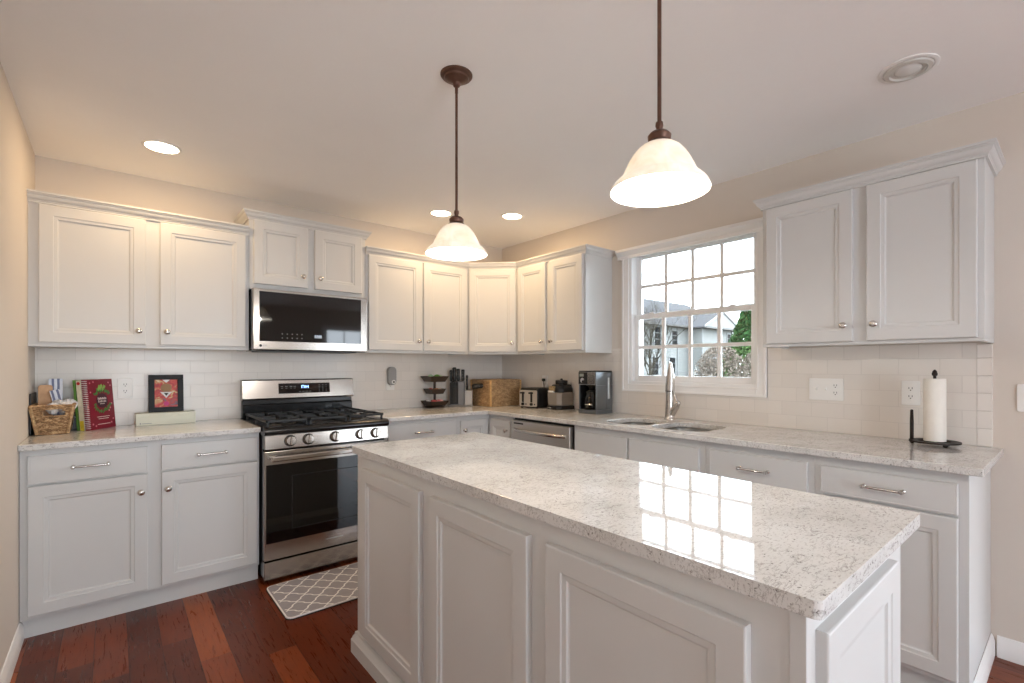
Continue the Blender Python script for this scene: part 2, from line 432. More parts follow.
k = MB(); k.box(-0.03, 0.03, -0.035, 0.035, 0, 0.012); k.lathe([(0.012,0.012),(0.012,0.022),(0.004,0.024)], (0,0,0), 12); k.box(-0.005,0.005,0,0.04,0.014,0.022)
for yy in (-0.3, 0.3):
    k2 = MB(); k2.T = Matrix.Translation((0.050, yy, 0.512)) @ Matrix.Scale(0.6, 4); k2.v = [k2.T @ p for p in k.v]; k2.f = k.f; k2.mi = k.mi
    k2.build('sash_lock', M['vinyl'], lo)

# ------------------------------------------------------------------ cabinets
DT = 0.020
def rings_rect(x0, x1, z0, z1, steps):
    return [[(x0+i,y,z0+i),(x1-i,y,z0+i),(x1-i,y,z1-i),(x0+i,y,z1-i)] for i, y in steps]
def panel_door(parent, x0, x1, z0, z1, yb, fr=0.056, name='door'):
    f = yb-DT
    st = [(0,yb),(0,f+0.004),(0.0012,f+0.0012),(0.004,f),(fr-0.003,f),(fr,f+0.003),(fr+0.004,f+0.0035),(fr+0.013,f+0.0045),(fr+0.016,f+0.009),(fr+0.020,f+0.0105)]
    return MB().loops(rings_rect(x0, x1, z0, z1, st)).build(name, M['paint'], parent)
def slab_front(parent, x0, x1, z0, z1, yb, name='drawer'):
    f = yb-DT
    st = [(0,yb),(0,f+0.002),(0.0015,f),(0.006,f),(0.0075,f+0.0012),(0.009,f+0.0004)]
    return MB().loops(rings_rect(x0, x1, z0, z1, st)).build(name, M['paint'], parent)
def knob(parent, x, z, yb):
    f = yb-DT
    MB().lathe([(0.009,f),(0.009,f-0.002),(0.005,f-0.004),(0.005,f-0.014),(0.011,f-0.018),(0.015,f-0.022),(0.0155,f-0.026),(0.012,f-0.030),(0.004,f-0.032)], (x,0,z), 16, 'y').build('knob', M['nickel'], parent, smooth=40)
def pull(parent, x, z, yb, L=0.128):
    f = yb-DT; m = MB(); a = L/2
    for sx in (-a, a):
        m.lathe([(0.008,f),(0.008,f-0.003),(0.0045,f-0.006),(0.0045,f-0.022),(0.008,f-0.026),(0.0085,f-0.032),(0.006,f-0.036),(0.002,f-0.037)], (x+sx,0,z), 12, 'y')
    m.lathe([(0.0042,-a),(0.0050,-a*0.8),(0.0056,0),(0.0050,a*0.8),(0.0042,a)], (x,f-0.029,z), 10, 'x')
    m.build('handle', M['nickel'], parent, smooth=40)
UD = 0.305
def crown_prof(zb, zt):
    return [(0,zb),(0.009,zb),(0.009,zb+0.007),(0.012,zb+0.010),(0.012,zb+0.014),(0.018,zb+0.018),(0.023,zb+0.025),(0.026,zb+0.034),(0.026,zb+0.037),(0.031,zb+0.039),(0.031,zb+0.043),(0.036,zb+0.046),(0.036,zt),(0,zt)]
def upper_cabinet(label, loc, rotz, w, z0, z1, doors, dz, path, crown=(2.105, 2.160), group='painted upper cabinets'):
    """local: x along the wall as seen from the room, y = 0 at the wall, front at y = -UD; z measured from the floor"""
    t = thing('upper_cabinet', label, 'cabinet', (loc[0], loc[1], z0), rotz, group)
    b = MB(); zz = lambda z: z-z0
    g = 0.0004; b.box(g, w-g, -UD, -g, 0.014, zz(z1)); b.box(g, w-g, -UD, -UD+0.02, 0, 0.014); b.box(g, 0.018, -UD+0.02, -g, 0, 0.014); b.box(w-0.018, w-g, -UD+0.02, -g, 0, 0.014)
    b.build('body', M['paint'], t, 0.0015)
    for x0, x1, kx in doors:
        d = panel_door(t, x0, x1, zz(dz[0]), zz(dz[1]), -UD)
        knob(d, (x1-0.032 if kx > 0 else x0+0.032), zz(dz[0])+0.074, -UD)
    MB().sweep([(x, min(y, -0.0015)) for x, y in path(w)], crown_prof(zz(crown[0]), zz(crown[1]))).build('crown_moulding', M['paint'], t, smooth=25)
    return t
FR = lambda w: [(0,-UD),(w,-UD)]
upper_cabinet('wide two-door upper cabinet against the left wall above the cookbooks', (XL,0), 0, 0.988, 1.372, 2.155,
              [(0.040,0.470,1),(0.533,0.968,-1)], (1.394,2.100), FR)
upper_cabinet('short raised two-door upper cabinet above the microwave', (-2.286,0), 0, 0.762, 1.768, 2.262,
              [(0.025,0.353,1),(0.399,0.730,-1)], (1.803,2.212), lambda w: [(0,0),(0,-UD),(w,-UD),(w,0)], (2.212, 2.268))
upper_cabinet('two-door upper cabinet right of the microwave', (-1.524,0), 0, 0.914, 1.372, 2.155,
              [(0.021,0.459,1),(0.477,0.890,-1)], (1.394,2.102), lambda w: [(0,-UD),(w,-UD)])
upper_cabinet('narrow two-door upper cabinet left of the window with its white end panel showing', (0,-0.61), R(-90), 0.782, 1.372, 2.155,
              [(0.022,0.364,1),(0.411,0.764,-1)], (1.394,2.102), lambda w: [(0,-UD),(w,-UD),(w,0)])
upper_cabinet('two-door upper cabinet right of the window above the paper towels', (0,-2.662), R(-90), 0.864, 1.372, 2.155,
              [(0.025,0.415,1),(0.470,0.843,-1)], (1.388,2.100), lambda w: [(0,0),(0,-UD),(w,-UD),(w,0)])
# diagonal corner cabinet
t = thing('upper_cabinet', 'single-door diagonal upper cabinet across the room corner', 'cabinet', (0,0,1.372), 0, 'painted upper cabinets')
b = MB(); g = 0.0004; poly = [(-g,-g),(-0.61+g,-g),(-0.61+g,-UD),(-UD,-0.61+g),(-g,-0.61+g)]
b.prism(poly, 0.014, 0.783); b.prism([(-0.61,-UD),(-UD,-0.61),(-UD+0.014,-0.596),(-0.596,-UD+0.014)], 0.0, 0.014)
b.build('body', M['paint'], t, 0.0015)
dl = math.hypot(0.61-UD, 0.61-UD)
def placed(fn):
    """build a door in its own frame, turned to lie across the corner"""
    o = fn(); o.location = (-0.61,-UD,0); o.rotation_euler = (0,0,R(-45)); return o
dd = placed(lambda: panel_door(t, 0.014, dl-0.014, 0.022, 0.730, 0.0))
knob(dd, dl-0.047, 0.096, 0.0)
MB().sweep([(-0.61,-UD),(-UD,-0.61)], crown_prof(0.733,0.788)).build('crown_moulding', M['paint'], t, smooth=25)

BD = 0.600
def base_cabinet(label, loc, rotz, w, fronts, group='painted base cabinets', toe=0.565, name='base_cabinet', open_top=False):
    t = thing(name, label, 'cabinet', (loc[0], loc[1], 0), rotz, group)
    b = MB()
    if open_top:
        b.box(0.0004, w-0.0004, -BD, -BD+0.02, 0.095, 0.8835); b.box(0.0015, w-0.0015, -0.020, -0.0015, 0.095, 0.8835)
        b.box(0.0015, 0.020, -BD+0.02, -0.020, 0.095, 0.8835); b.box(w-0.020, w-0.0015, -BD+0.02, -0.020, 0.095, 0.8835); b.box(0.020, w-0.020, -BD+0.02, -0.020, 0.095, 0.113)
    else: b.box(0.0004, w-0.0004, -BD, -0.0015, 0.095, 0.8835)
    b.build('body', M['paint'], t, 0.0015)
    MB().box(0, w, -toe, -toe+0.02, 0, 0.095).build('toe_kick', M['paint'], t)
    for kind, x0, x1, z0, z1, kx in fronts:
        if kind == 'drawer':
            d = slab_front(t, x0, x1, z0, z1, -BD)
            if kx: pull(d, (x0+x1)/2, (z0+z1)/2, -BD)
        elif kind == 'false':
            slab_front(t, x0, x1, z0, z1, -BD, 'false_front')
        else:
            d = panel_door(t, x0, x1, z0, z1, -BD)
            knob(d, (x1-0.028 if kx > 0 else x0+0.028), z1-0.088, -BD)
    return t
DZ = (0.722, 0.855); OZ = (0.113, 0.712)
base_cabinet('wide base cabinet with two drawers and two doors against the left wall', (XL+0.001,0), 0, 0.985,
             [('drawer',0.027,0.465,*DZ,1),('drawer',0.521,0.972,*DZ,1),('door',0.027,0.465,*OZ,1),('door',0.521,0.972,*OZ,-1)])
base_cabinet('base cabinet between the range and the inside corner, one wide drawer on top', (-1.522,0), 0, 0.608,
             [('drawer',0.034,0.585,*DZ,1),('door',0.034,0.302,*OZ,1),('door',0.317,0.585,*OZ,-1)])
base_cabinet('sink base cabinet with two plain false fronts beneath the sink', (0,-1.56), R(-90), 0.937,
             [('false',0.025,0.445,0.712,0.842,0),('false',0.460,0.907,0.712,0.842,0),('door',0.025,0.445,0.113,0.70,1),('door',0.460,0.907,0.113,0.70,-1)], open_top=True)
base_cabinet('base cabinet right of the sink base, its drawer behind the island top', (0,-2.497), R(-90), 0.515,
             [('drawer',0.030,0.488,0.708,0.845,1),('door',0.030,0.488,0.113,0.696,-1)])
bc = base_cabinet('end base cabinet of the window wall with drawer, door and panelled end', (0,-3.012), R(-90), 0.503,
             [('drawer',0.027,0.473,0.728,0.842,1),('door',0.027,0.473,0.118,0.716,-1)])
MB().sweep([(0.503,-0.575),(0.503,0)], [(o,z) for o,z in BB]).build('base_moulding', M['trim'], bc, smooth=30)
MB().box(0.503-0.018, 0.503, -0.575, -0.5, 0, 0.095).build('end_panel', M['paint'], bc)
# corner (lazy susan) base
t = thing('base_cabinet', 'inside-corner base cabinet with a folding door in the angle', 'cabinet', (0,0,0), 0, 'painted base cabinets')
MB().prism([(-g,-g),(-0.9136,-g),(-0.9136,-BD),(-BD,-BD),(-BD,-0.9136),(-g,-0.9136)], 0.095, 0.8835).build('body', M['paint'], t, 0.0015)
MB().prism([(-0.9136,-0.545),(-0.9136,-0.565),(-0.565,-0.565),(-0.565,-0.9136),(-0.545,-0.9136),(-0.545,-0.545)], 0, 0.095).build('toe_kick', M['paint'], t)
d1 = panel_door(t, -0.885, -BD-DT-0.006, 0.113, 0.845, -BD); knob(d1, -0.857, 0.770, -BD)
d2 = panel_door(t, BD+DT+0.006, 0.885, 0.113, 0.845, -BD); d2.rotation_euler = (0,0,R(-90)); knob(d2, 0.857, 0.770, -BD)

# island
isl = thing('kitchen_island', 'freestanding grey-white panelled island in the middle of the kitchen', 'island', (-2.12,-1.68,0), R(-90))
IL = 1.82; ID = 0.60
b = MB(); b.box(0, IL, 0, ID, 0.0, 0.884); b.build('body', M['paint'], isl, 0.0015)
b = MB(); b.box(IL-0.0, IL+0.003, 0.0, 0.03, 0.1, 0.884); b.box(IL-0.022, IL+0.003, -0.003, 0.0, 0.1, 0.884); b.build('corner_stile', M['paint'], isl, 0.001)
for x0, x1 in ((0.078,0.596),(0.668,1.172),(1.241,1.736)):
    panel_door(isl, x0, x1, 0.118, 0.834, 0.0, name='side_panel')
ed = panel_door(isl, 0.045, 0.488, 0.118, 0.842, 0.0, name='end_panel'); ed.location = (IL, 0, 0); ed.rotation_euler = (0,0,R(90))
MB().sweep([(0,ID),(0,0),(IL,0),(IL,ID)], [(0,0),(0.022,0),(0.022,0.058),(0.018,0.064),(0.016,0.072),(0.010,0.080),(0.008,0.092),(0,0.096)]).build('base_moulding', M['paint'], isl, smooth=30)

# ------------------------------------------------------------------ countertops
def slab(name, outer, holes, z0, z1, mat, bevel=0.004):
    bm = bmesh.new(); es = []
    for ring in [outer] + holes:
        vs = [bm.verts.new((x,y,z0)) for x,y in ring]
        es += [bm.edges.new((vs[i], vs[(i+1) % len(vs)])) for i in range(len(vs))]
    bmesh.ops.triangle_fill(bm, edges=es, use_beauty=True, use_dissolve=False)
    ex = bmesh.ops.extrude_face_region(bm, geom=bm.faces[:])
    bmesh.ops.translate(bm, verts=[v for v in ex['geom'] if isinstance(v, bmesh.types.BMVert)], vec=(0,0,z1-z0))
    bmesh.ops.recalc_face_normals(bm, faces=bm.faces)
    me = bpy.data.meshes.new(name); bm.to_mesh(me); bm.free(); me.materials.append(mat)
    o = bpy.data.objects.new(name, me); C.objects.link(o)
    b = o.modifiers.new('bevel', 'BEVEL'); b.width = bevel; b.segments = 3; b.limit_method = 'ANGLE'; b.angle_limit = R(35)
    return o
tag(slab('countertop', [(XL,0),(XL,-0.648),(-2.289,-0.648),(-2.289,0)], [], 0.884, 0.914, M['quartz']),
    'short speckled quartz countertop left of the range', 'countertop')
def dshape(y0, y1, x0, x1):
    return rrect(x0, x1, y0, y1, 0.11, 7)
BOWL = (dshape(-2.055,-1.735,-0.545,-0.185), dshape(-2.435,-2.085,-0.555,-0.175))
tag(slab('countertop', [(-1.521,0),(-1.521,-0.648),(-0.648,-0.648),(-0.648,-3.556),(0,-3.556),(0,0)], list(BOWL), 0.884, 0.914, M['quartz']),
    'long L-shaped speckled quartz countertop around the corner and under the window', 'countertop')
top = slab('countertop', rrect(-2.134,-1.452,-3.527,-1.640,0.014,5), [], 0.884, 0.914, M['quartz'], 0.005)
tag(top, 'big speckled quartz top lying on the kitchen island', 'countertop')

# sink
sk = thing('sink', 'undermount stainless double-bowl sink below the window', 'sink', (-0.365,-2.085,0.70))
for k, bw in enumerate(BOWL):
    rings = []
    cx = sum(p[0] for p in bw)/len(bw); cy = sum(p[1] for p in bw)/len(bw)
    for sc, z in ((1.10,0.182),(1.02,0.182),(1.0,0.180),(0.97,0.05),(0.90,0.012),(0.25,0.004),(0.12,0.002)):
        rings.append([(cx+(p[0]-cx)*sc+0.365, cy+(p[1]-cy)*sc+2.085, z) for p in bw])
    m = MB(); m.loops(rings, True, False, True)
    o = m.build('bowl', M['steel_sink'], sk, smooth=50)
    so_ = o.modifiers.new('wall', 'SOLIDIFY'); so_.thickness = 0.002; so_.offset = -1
    MB().lathe([(0.040,0.006),(0.040,0.009),(0.030,0.009),(0.020,0.006),(0.004,0.005)], (cx+0.365,cy+2.085,0), 20).build('drain', M['chrome'], o, smooth=40)

# ------------------------------------------------------------------ gas range
rg = thing('gas_range', 'stainless gas range with black oven door between the base cabinets', 'range', (-2.284, -0.012, 0))
RW = 0.758
m = MB(); m.box(0.004, RW-0.004, -0.640, 0, 0.030, 0.868); m.box(0.02, RW-0.02, -0.61, -0.04, 0.0, 0.030)
m.build('body', M['black_enamel'], rg, 0.002)
MB().box(0.002, RW-0.002, -0.684, -0.642, 0.022, 0.127).build('drawer', M['steel'], rg, 0.003)
dr = MB().box(0.002, RW-0.002, -0.684, -0.642, 0.138, 0.772).build('oven_door', M['steel'], rg, 0.003)
m = MB(); m.box(0.012, RW-0.012, -0.6865, -0.684, 0.236, 0.694)
m.build('door_glass', M['black_gloss'], dr, 0.001)
m = MB(); wx0, wx1, wz0, wz1 = 0.15, RW-0.15, 0.30, 0.62
for a in ((wx0,wx1,wz0,wz0+0.004),(wx0,wx1,wz1-0.004,wz1),(wx0,wx0+0.004,wz0,wz1),(wx1-0.004,wx1,wz0,wz1)): m.box(a[0],a[1],-0.6868,-0.6864,a[2],a[3])
m.build('window_border', M['black_plastic'], dr)
m = MB()
m.box(0.030, RW-0.030, -0.738, -0.716, 0.718, 0.748)
for x in (0.030, RW-0.064): m.box(x, x+0.034, -0.720, -0.684, 0.722, 0.744)
m.build('handle', M['steel'], dr, 0.006, 3)
MB().box(RW*0.46, RW*0.60, -0.6846, -0.684, 0.186, 0.192).build('faint_mark', M['grey_plastic'], dr)
# sloped control panel
m = MB(); m.loops([[(x,-0.640,0.786),(x,-0.702,0.786),(x,-0.692,0.868),(x,-0.640,0.868)] for x in (0.002,RW-0.002)])
cp = m.build('control_panel', M['steel'], rg, 0.003)
for x in (0.138,0.240,0.402,0.563,0.665):
    m = MB(); m.T = Matrix.Translation((x,-0.6965,0.828)) @ Matrix.Rotation(R(-7), 4, 'X')
    m.lathe([(0.031,0),(0.031,-0.005),(0.029,-0.008),(0.0275,-0.012),(0.0275,-0.026),(0.025,-0.030),(0.004,-0.0305)], (0,0,0), 28, 'y')
    k = m.build('knob', M['steel'], cp, smooth=35)
    m2 = MB(); m2.T = m.T @ Matrix.Rotation(R(8), 4, 'Y'); m2.box(-0.006,0.006,-0.041,-0.029,-0.025,0.025); m2.build('grip', M['steel'], k, 0.003)
    m3 = MB(); m3.T = m.T; m3.lathe([(0.034,0.001),(0.034,-0.002)], (0,0,0), 28, 'y'); m3.build('bezel', M['black_plastic'], k)
# cooktop with rolled front
m = MB(); pr = [(0,0.868),(-0.692,0.868),(-0.703,0.876),(-0.706,0.888),(-0.702,0.902),(-0.690,0.911),(-0.670,0.914),(-0.04,0.914),(0,0.914)]
m.loops([[(x,y,z) for y,z in pr] for x in (0.0,RW)]); ck = m.build('cooktop', M['black_enamel'], rg, smooth=50)
for bx, by, r in ((0.15,-0.50,0.050),(0.15,-0.20,0.040),(0.38,-0.35,0.052),(0.61,-0.50,0.042),(0.61,-0.20,0.046)):
    m = MB(); m.lathe([(r+0.02,0.914),(r+0.018,0.918),(r,0.920),(r,0.926),(r-0.004,0.928),(r-0.004,0.934),(r-0.010,0.937),(0.004,0.937)], (bx,by,0), 24)
    m.build('burner', M['iron'], rg, smooth=40)
for k in range(3):
    x0 = 0.018+k*0.2425; x1 = x0+0.237; y0, y1 = -0.655, -0.075; m = MB(); zt = 0.952; b_ = 0.006
    for x in (x0+b_, x1-b_): m.box(x-b_,x+b_,y0,y1,zt-0.014,zt)
    for y in (y0+b_, y1-b_, (y0+y1)/2): m.box(x0,x1,y-b_,y+b_,zt-0.014,zt)
    xc = (x0+x1)/2
    for yc in ((y0+y1)/2-0.145,(y0+y1)/2+0.145):
        m.box(xc-0.004,xc+0.004,yc-0.135,yc-0.035,zt-0.012,zt+0.002); m.box(xc-0.004,xc+0.004,yc+0.035,yc+0.135,zt-0.012,zt+0.002)
        m.box(x0,xc-0.035,yc-0.004,yc+0.004,zt-0.012,zt+0.002); m.box(xc+0.035,x1,yc-0.004,yc+0.004,zt-0.012,zt+0.002)
    for x in (x0+0.01,x1-0.01):
        for y in (y0+0.01,y1-0.01,(y0+y1)/2): m.box(x-0.006,x+0.006,y-0.006,y+0.006,0.9135,zt-0.013)
    m.build('grate', M['iron'], rg, 0.0015)
# backguard
m = MB(); m.loops([[(x,0.0,0.914),(x,-0.050,0.914),(x,-0.052,1.000),(x,-0.040,1.006),(x,-0.040,1.046),(x,0,1.046)] for x in (0.004,RW-0.004)])
bgd = m.build('backguard', M['black_enamel'], rg, 0.002)
m = MB(); m.loops([[(x,0.0,1.036),(x,-0.066,1.036),(x,-0.072,1.048),(x,-0.058,1.170),(x,-0.050,1.178),(x,0,1.178)] for x in (0.0,RW)])
bp = m.build('control_hood', M['steel'], rg, 0.002)
T = Matrix.Translation((0.402,-0.0655,1.112)) @ Matrix.Rotation(R(-6.5), 4, 'X')
m = MB(); m.T = T; m.box(-0.176,0.176,-0.0025,0.001,-0.036,0.036); m.build('display', M['black_gloss'], bp, 0.001)
glow = P('display_digits_blue', (150, 190, 255), 0.5, emit=(150, 190, 255), estr=3.0)
legend = P('panel_legend_grey', (120, 120, 118), 0.5)
m = MB(); m.T = T
for x in (-0.022, -0.006, 0.006, 0.022):
    m.box(x-0.002,x+0.002,-0.0035,-0.0025,0.000,0.020)
m.box(-0.020,-0.008,-0.0035,-0.0025,0.018,0.021); m.box(0.008,0.020,-0.0035,-0.0025,0.009,0.012)
m.build('digits', glow, bp)
def legend_box(x, z, w_, h_):
    m = MB(); m.T = T; m.box(x-w_,x+w_,-0.003,-0.0025,z-h_,z+h_); m.build('button_legend', legend, bp)
for x in (-0.155,-0.125,-0.095,-0.070): legend_box(x, 0.014, 0.008, 0.002); legend_box(x, 0.0015, 0.006, 0.0015)
for x in (-0.035,-0.012,0.012,0.035): legend_box(x, -0.024, 0.007, 0.002)
for x in (0.10,0.125,0.15):
    for z in (0.020,0.004,-0.012,-0.026): legend_box(x, z, 0.004, 0.002)

# ------------------------------------------------------------------ microwave
mw = thing('microwave', 'over-the-range stainless microwave with a black glass door', 'microwave', (-2.284, -0.012, 1.372))
MW = 0.736
m = MB(); m.box(0.004, MW, -0.345, 0, 0.010, 0.392); m.box(0.03, MW-0.03, -0.33, -0.03, 0.0, 0.010); m.build('body', M['black_enamel'], mw, 0.002)
m = MB(); m.box(0.002, MW, -0.388, -0.347, 0.004, 0.390); d = m.build('door', M['steel'], mw, 0.004, 3)
m = MB(); m.box(0.038, 0.690, -0.3905, -0.387, 0.058, 0.374); m.build('door_glass', M['black_gloss'], d, 0.001)
m = MB(); m.box(0.06, MW-0.06, -0.34, -0.05, -0.006, 0.0); m.build('vent_grille', M['black_plastic'], mw)
white_mark = P('panel_marks_white', (225, 230, 235), 0.5, emit=(200, 215, 235), estr=0.5)
for k in range(5):
    for r in range(2): MB().lathe([(0.004,-0.3910),(0.004,-0.3904)], (0.17+k*0.030,0,0.082+r*0.026), 8, 'y').build('button', legend, d)
m = MB()
for x in (0.372,0.384,0.396,0.408): m.box(x,x+0.002,-0.3912,-0.3904,0.088,0.106); m.box(x+0.006,x+0.008,-0.3912,-0.3904,0.088,0.106); m.box(x,x+0.008,-0.3912,-0.3904,0.104,0.106)
m.build('clock_digits', white_mark, d)
m = MB(); m.lathe([(0.008,-0.3888),(0.008,-0.3876)], (0.045,0,0.030), 16, 'y'); m.build('logo_badge', M['black_plastic'], d)
glyphs('brand_mark', 'LG', 0.016, legend, d, (0.070,-0.3885,0.030), (R(90),0,0))

# ------------------------------------------------------------------ dishwasher
dw = thing('dishwasher', 'stainless dishwasher under the counter left of the sink', 'dishwasher', (0,-0.917,0), R(-90))
DWW = 0.640
m = MB(); m.box(0.003, DWW-0.003, -0.590, -0.02, 0.09, 0.880); m.box(0.03, DWW-0.03, -0.55, -0.10, 0, 0.09); m.build('body', M['black_plastic'], dw)
m = MB(); m.box(0.012, DWW-0.014, -0.632, -0.592, 0.10, 0.862); d = m.build('door', M['steel_satin'], dw, 0.004)
m = MB(); pts = []
for k in range(13):
    u = k/12; x = 0.05+u*(DWW-0.10); pts.append((x, -0.632-0.045*math.sin(PI*min(1,max(0,u)))**0.35 if 0 < u < 1 else -0.632, 0.795))
m.tube(pts, 0.013, 10); m.build('handle', M['nickel'], d, smooth=50)
m = MB(); m.box(0.04, 0.15, -0.6326, -0.632, 0.835, 0.846); m.build('label_strip', M['black_plastic'], d)

# ------------------------------------------------------------------ faucet
fa = thing('faucet', 'brushed nickel pull-out kitchen faucet standing behind the sink', 'faucet', (-0.105,-1.970,0.914))
m = MB(); m.lathe([(0.038,0),(0.038,0.006),(0.034,0.012),(0.032,0.03),(0.030,0.07),(0.028,0.11),(0.027,0.15),(0.028,0.188)], (0,0,0), 20)
bd = m.build('body', M['nickel'], fa, smooth=40)
m = MB(); m.lathe([(0.0305,0.188),(0.0305,0.194)], (0,0,0), 20); m.build('ring', M['black_plastic'], fa)
m = MB(); m.tube([(0,0,0.194),(-0.001,-0.002,0.23),(-0.004,-0.006,0.28),(-0.008,-0.009,0.33),(-0.014,-0.012,0.372),(-0.016,-0.012,0.384)], [0.031,0.031,0.027,0.019,0.012,0.007], 18)
m.build('spray_head', M['nickel'], fa, smooth=40)
m = MB(); m.tube([(0.0,-0.004,0.030),(-0.004,-0.030,0.062),(-0.008,-0.058,0.095),(-0.010,-0.070,0.112)], [0.027,0.024,0.020,0.015], 14)
m.sphere((-0.010,-0.068,0.112), 0.017, 14, 8)
lv = m.build('handle_stem', M['nickel'], fa, smooth=50)
m = MB(); m.tube([(-0.010,-0.066,0.112),(-0.012,-0.052,0.145),(-0.012,-0.036,0.180),(-0.012,-0.030,0.192)], [0.008,0.0065,0.006,0.004], 10); m.build('lever', M['nickel'], lv, smooth=50)

# ------------------------------------------------------------------ ceiling lights
lens_on = P('lit_lamp_lens', (255, 240, 215), 0.4, emit=(255, 232, 200), estr=9.0)
lens_off = P('unlit_lamp_lens', (222, 222, 220), 0.25, var=0.02)
def recessed(label, x, y, r=0.074, on=True):
    t = thing('recessed_light', label, 'ceiling light', (x,y,H), 0, 'recessed ceiling lights')
    MB().lathe([(r*1.18,0),(r*1.18,-0.003),(r*1.10,-0.006),(r,-0.005),(r,-0.001)], (0,0,0), 40, cap0=False, cap1=False).build('trim_ring', M['trim'], t, smooth=40)
    if on:
        MB().lathe([(r,-0.0015),(r*0.9,-0.003),(0.004,-0.004)], (0,0,0), 40).build('lens', lens_on, t, smooth=40)
        l = lamp('lamp', 'AREA', (0,0,-0.008), 3.7, WARM, shape='DISK', size=r*1.9); l.parent = t
    else:
        MB().lathe([(r*0.98,-0.0015),(r*0.93,-0.010),(r*0.74,-0.013),(r*0.70,-0.006),(r*0.3,-0.003),(0.004,-0.0025)], (0,0,0), 40).build('reflector', P('aged_white_reflector', (206,205,200), 0.4, var=0.03), t, smooth=40)
        m = MB(); m.sphere((0,0,-0.004), r*0.55, 24, 10, (1,1,0.28)); m.build('lens', lens_off, t, smooth=60)
recessed('lit recessed ceiling light over the left upper cabinets', -2.748, -0.582)
recessed('lit recessed ceiling light seen just left of the far pendant rod', -1.046, -0.586)
recessed('lit recessed ceiling light near the room corner, right of the far pendant', -0.588, -0.882)
recessed('unlit recessed ceiling light above the right upper cabinet', -0.573, -3.333, 0.082, False)

# pendants
def alabaster():
    t = NT('alabaster_glass_shade')
    n = t.noise(t.obj(), 14, 5, 0.6, 1.2)
    c = t.ramp(n, [(0.3, (0.86, 0.80, 0.70)), (0.7, (0.98, 0.96, 0.92))])
    df = t.new('ShaderNodeBsdfDiffuse'); tr = t.new('ShaderNodeBsdfTranslucent'); gl = t.new('ShaderNodeBsdfGlossy'); gl.inputs['Roughness'].default_value = 0.15
    t.l.new(c, df.inputs[0]); t.l.new(c, tr.inputs[0])
    mx = t.new('ShaderNodeMixShader'); mx.inputs[0].default_value = 0.16; t.l.new(df.outputs[0], mx.inputs[1]); t.l.new(tr.outputs[0], mx.inputs[2])
    mx2 = t.new('ShaderNodeMixShader'); mx2.inputs[0].default_value = 0.05; t.l.new(mx.outputs[0], mx2.inputs[1]); t.l.new(gl.outputs[0], mx2.inputs[2])
    em = t.new('ShaderNodeEmission'); t.l.new(c, em.inputs[0]); em.inputs[1].default_value = 0.10
    ad = t.new('ShaderNodeAddShader'); t.l.new(mx2.outputs[0], ad.inputs[0]); t.l.new(em.outputs[0], ad.inputs[1])
    t.l.new(ad.outputs[0], t.out.inputs[0]); return t.m
M['shade'] = alabaster()
bulb_m = P('lit_bulb', (255, 236, 205), 0.4, emit=(255, 226, 180), estr=8.0)
def pendant(label, x, y, zr):
    t = thing('pendant_light', label, 'pendant light', (x,y,H), 0, 'pendant lights over the island')
    z = zr - H
    MB().lathe([(0.064,0),(0.064,-0.004),(0.060,-0.009),(0.050,-0.012),(0.046,-0.018),(0.040,-0.020),(0.034,-0.026),(0.022,-0.029),(0.016,-0.034),(0.013,-0.046),(0.008,-0.050),(0.004,-0.051)], (0,0,0), 32).build('canopy', M['bronze'], t, smooth=35)
    MB().lathe([(0.0062,-0.048),(0.0062,-0.075),(0.0052,-0.076),(0.0052,z+0.168)], (0,0,0), 14).build('rod', M['bronze'], t, smooth=40)
    MB().lathe([(0.004,z+0.174),(0.009,z+0.172),(0.010,z+0.163),(0.008,z+0.158),(0.008,z+0.150),(0.022,z+0.146),(0.029,z+0.138),(0.028,z+0.128),(0.026,z+0.124),(0.036,z+0.116),(0.036,z+0.113),(0.01,z+0.112)], (0,0,0), 28).build('socket_cap', M['bronze'], t, smooth=35)
    pr = [(0.030,0.117),(0.042,0.112),(0.054,0.103),(0.066,0.089),(0.077,0.071),(0.087,0.050),(0.094,0.035),(0.097,0.029),(0.104,0.026),(0.114,0.016),(0.120,0.007),(0.123,0.0),(0.1225,-0.0025),(0.120,-0.001),(0.116,0.007),(0.109,0.016),(0.100,0.0235),(0.0935,0.027),(0.0905,0.034),(0.0835,0.050),(0.0735,0.070),(0.0625,0.087),(0.051,0.100),(0.040,0.109),(0.030,0.1135)]
    MB().lathe([(r,z+h) for r,h in pr], (0,0,0), 48, cap0=False, cap1=False).build('glass_shade', M['shade'], t, smooth=60)
    m = MB(); m.lathe([(0.012,z+0.112),(0.012,z+0.092),(0.014,z+0.085),(0.026,z+0.062),(0.030,z+0.046),(0.027,z+0.030),(0.016,z+0.019),(0.003,z+0.016)], (0,0,0), 20)
    m.build('bulb', bulb_m, t, smooth=60)
    l = lamp('lamp', 'POINT', (0,0,z+0.004), 6.5, (1.0,0.97,0.92), shadow_soft_size=0.025); l.parent = t
pendant('bronze pendant with bell glass shade over the far end of the island', -1.900, -2.145, 1.722)
pendant('bronze pendant with bell glass shade over the near end of the island', -1.896, -3.085, 1.716)

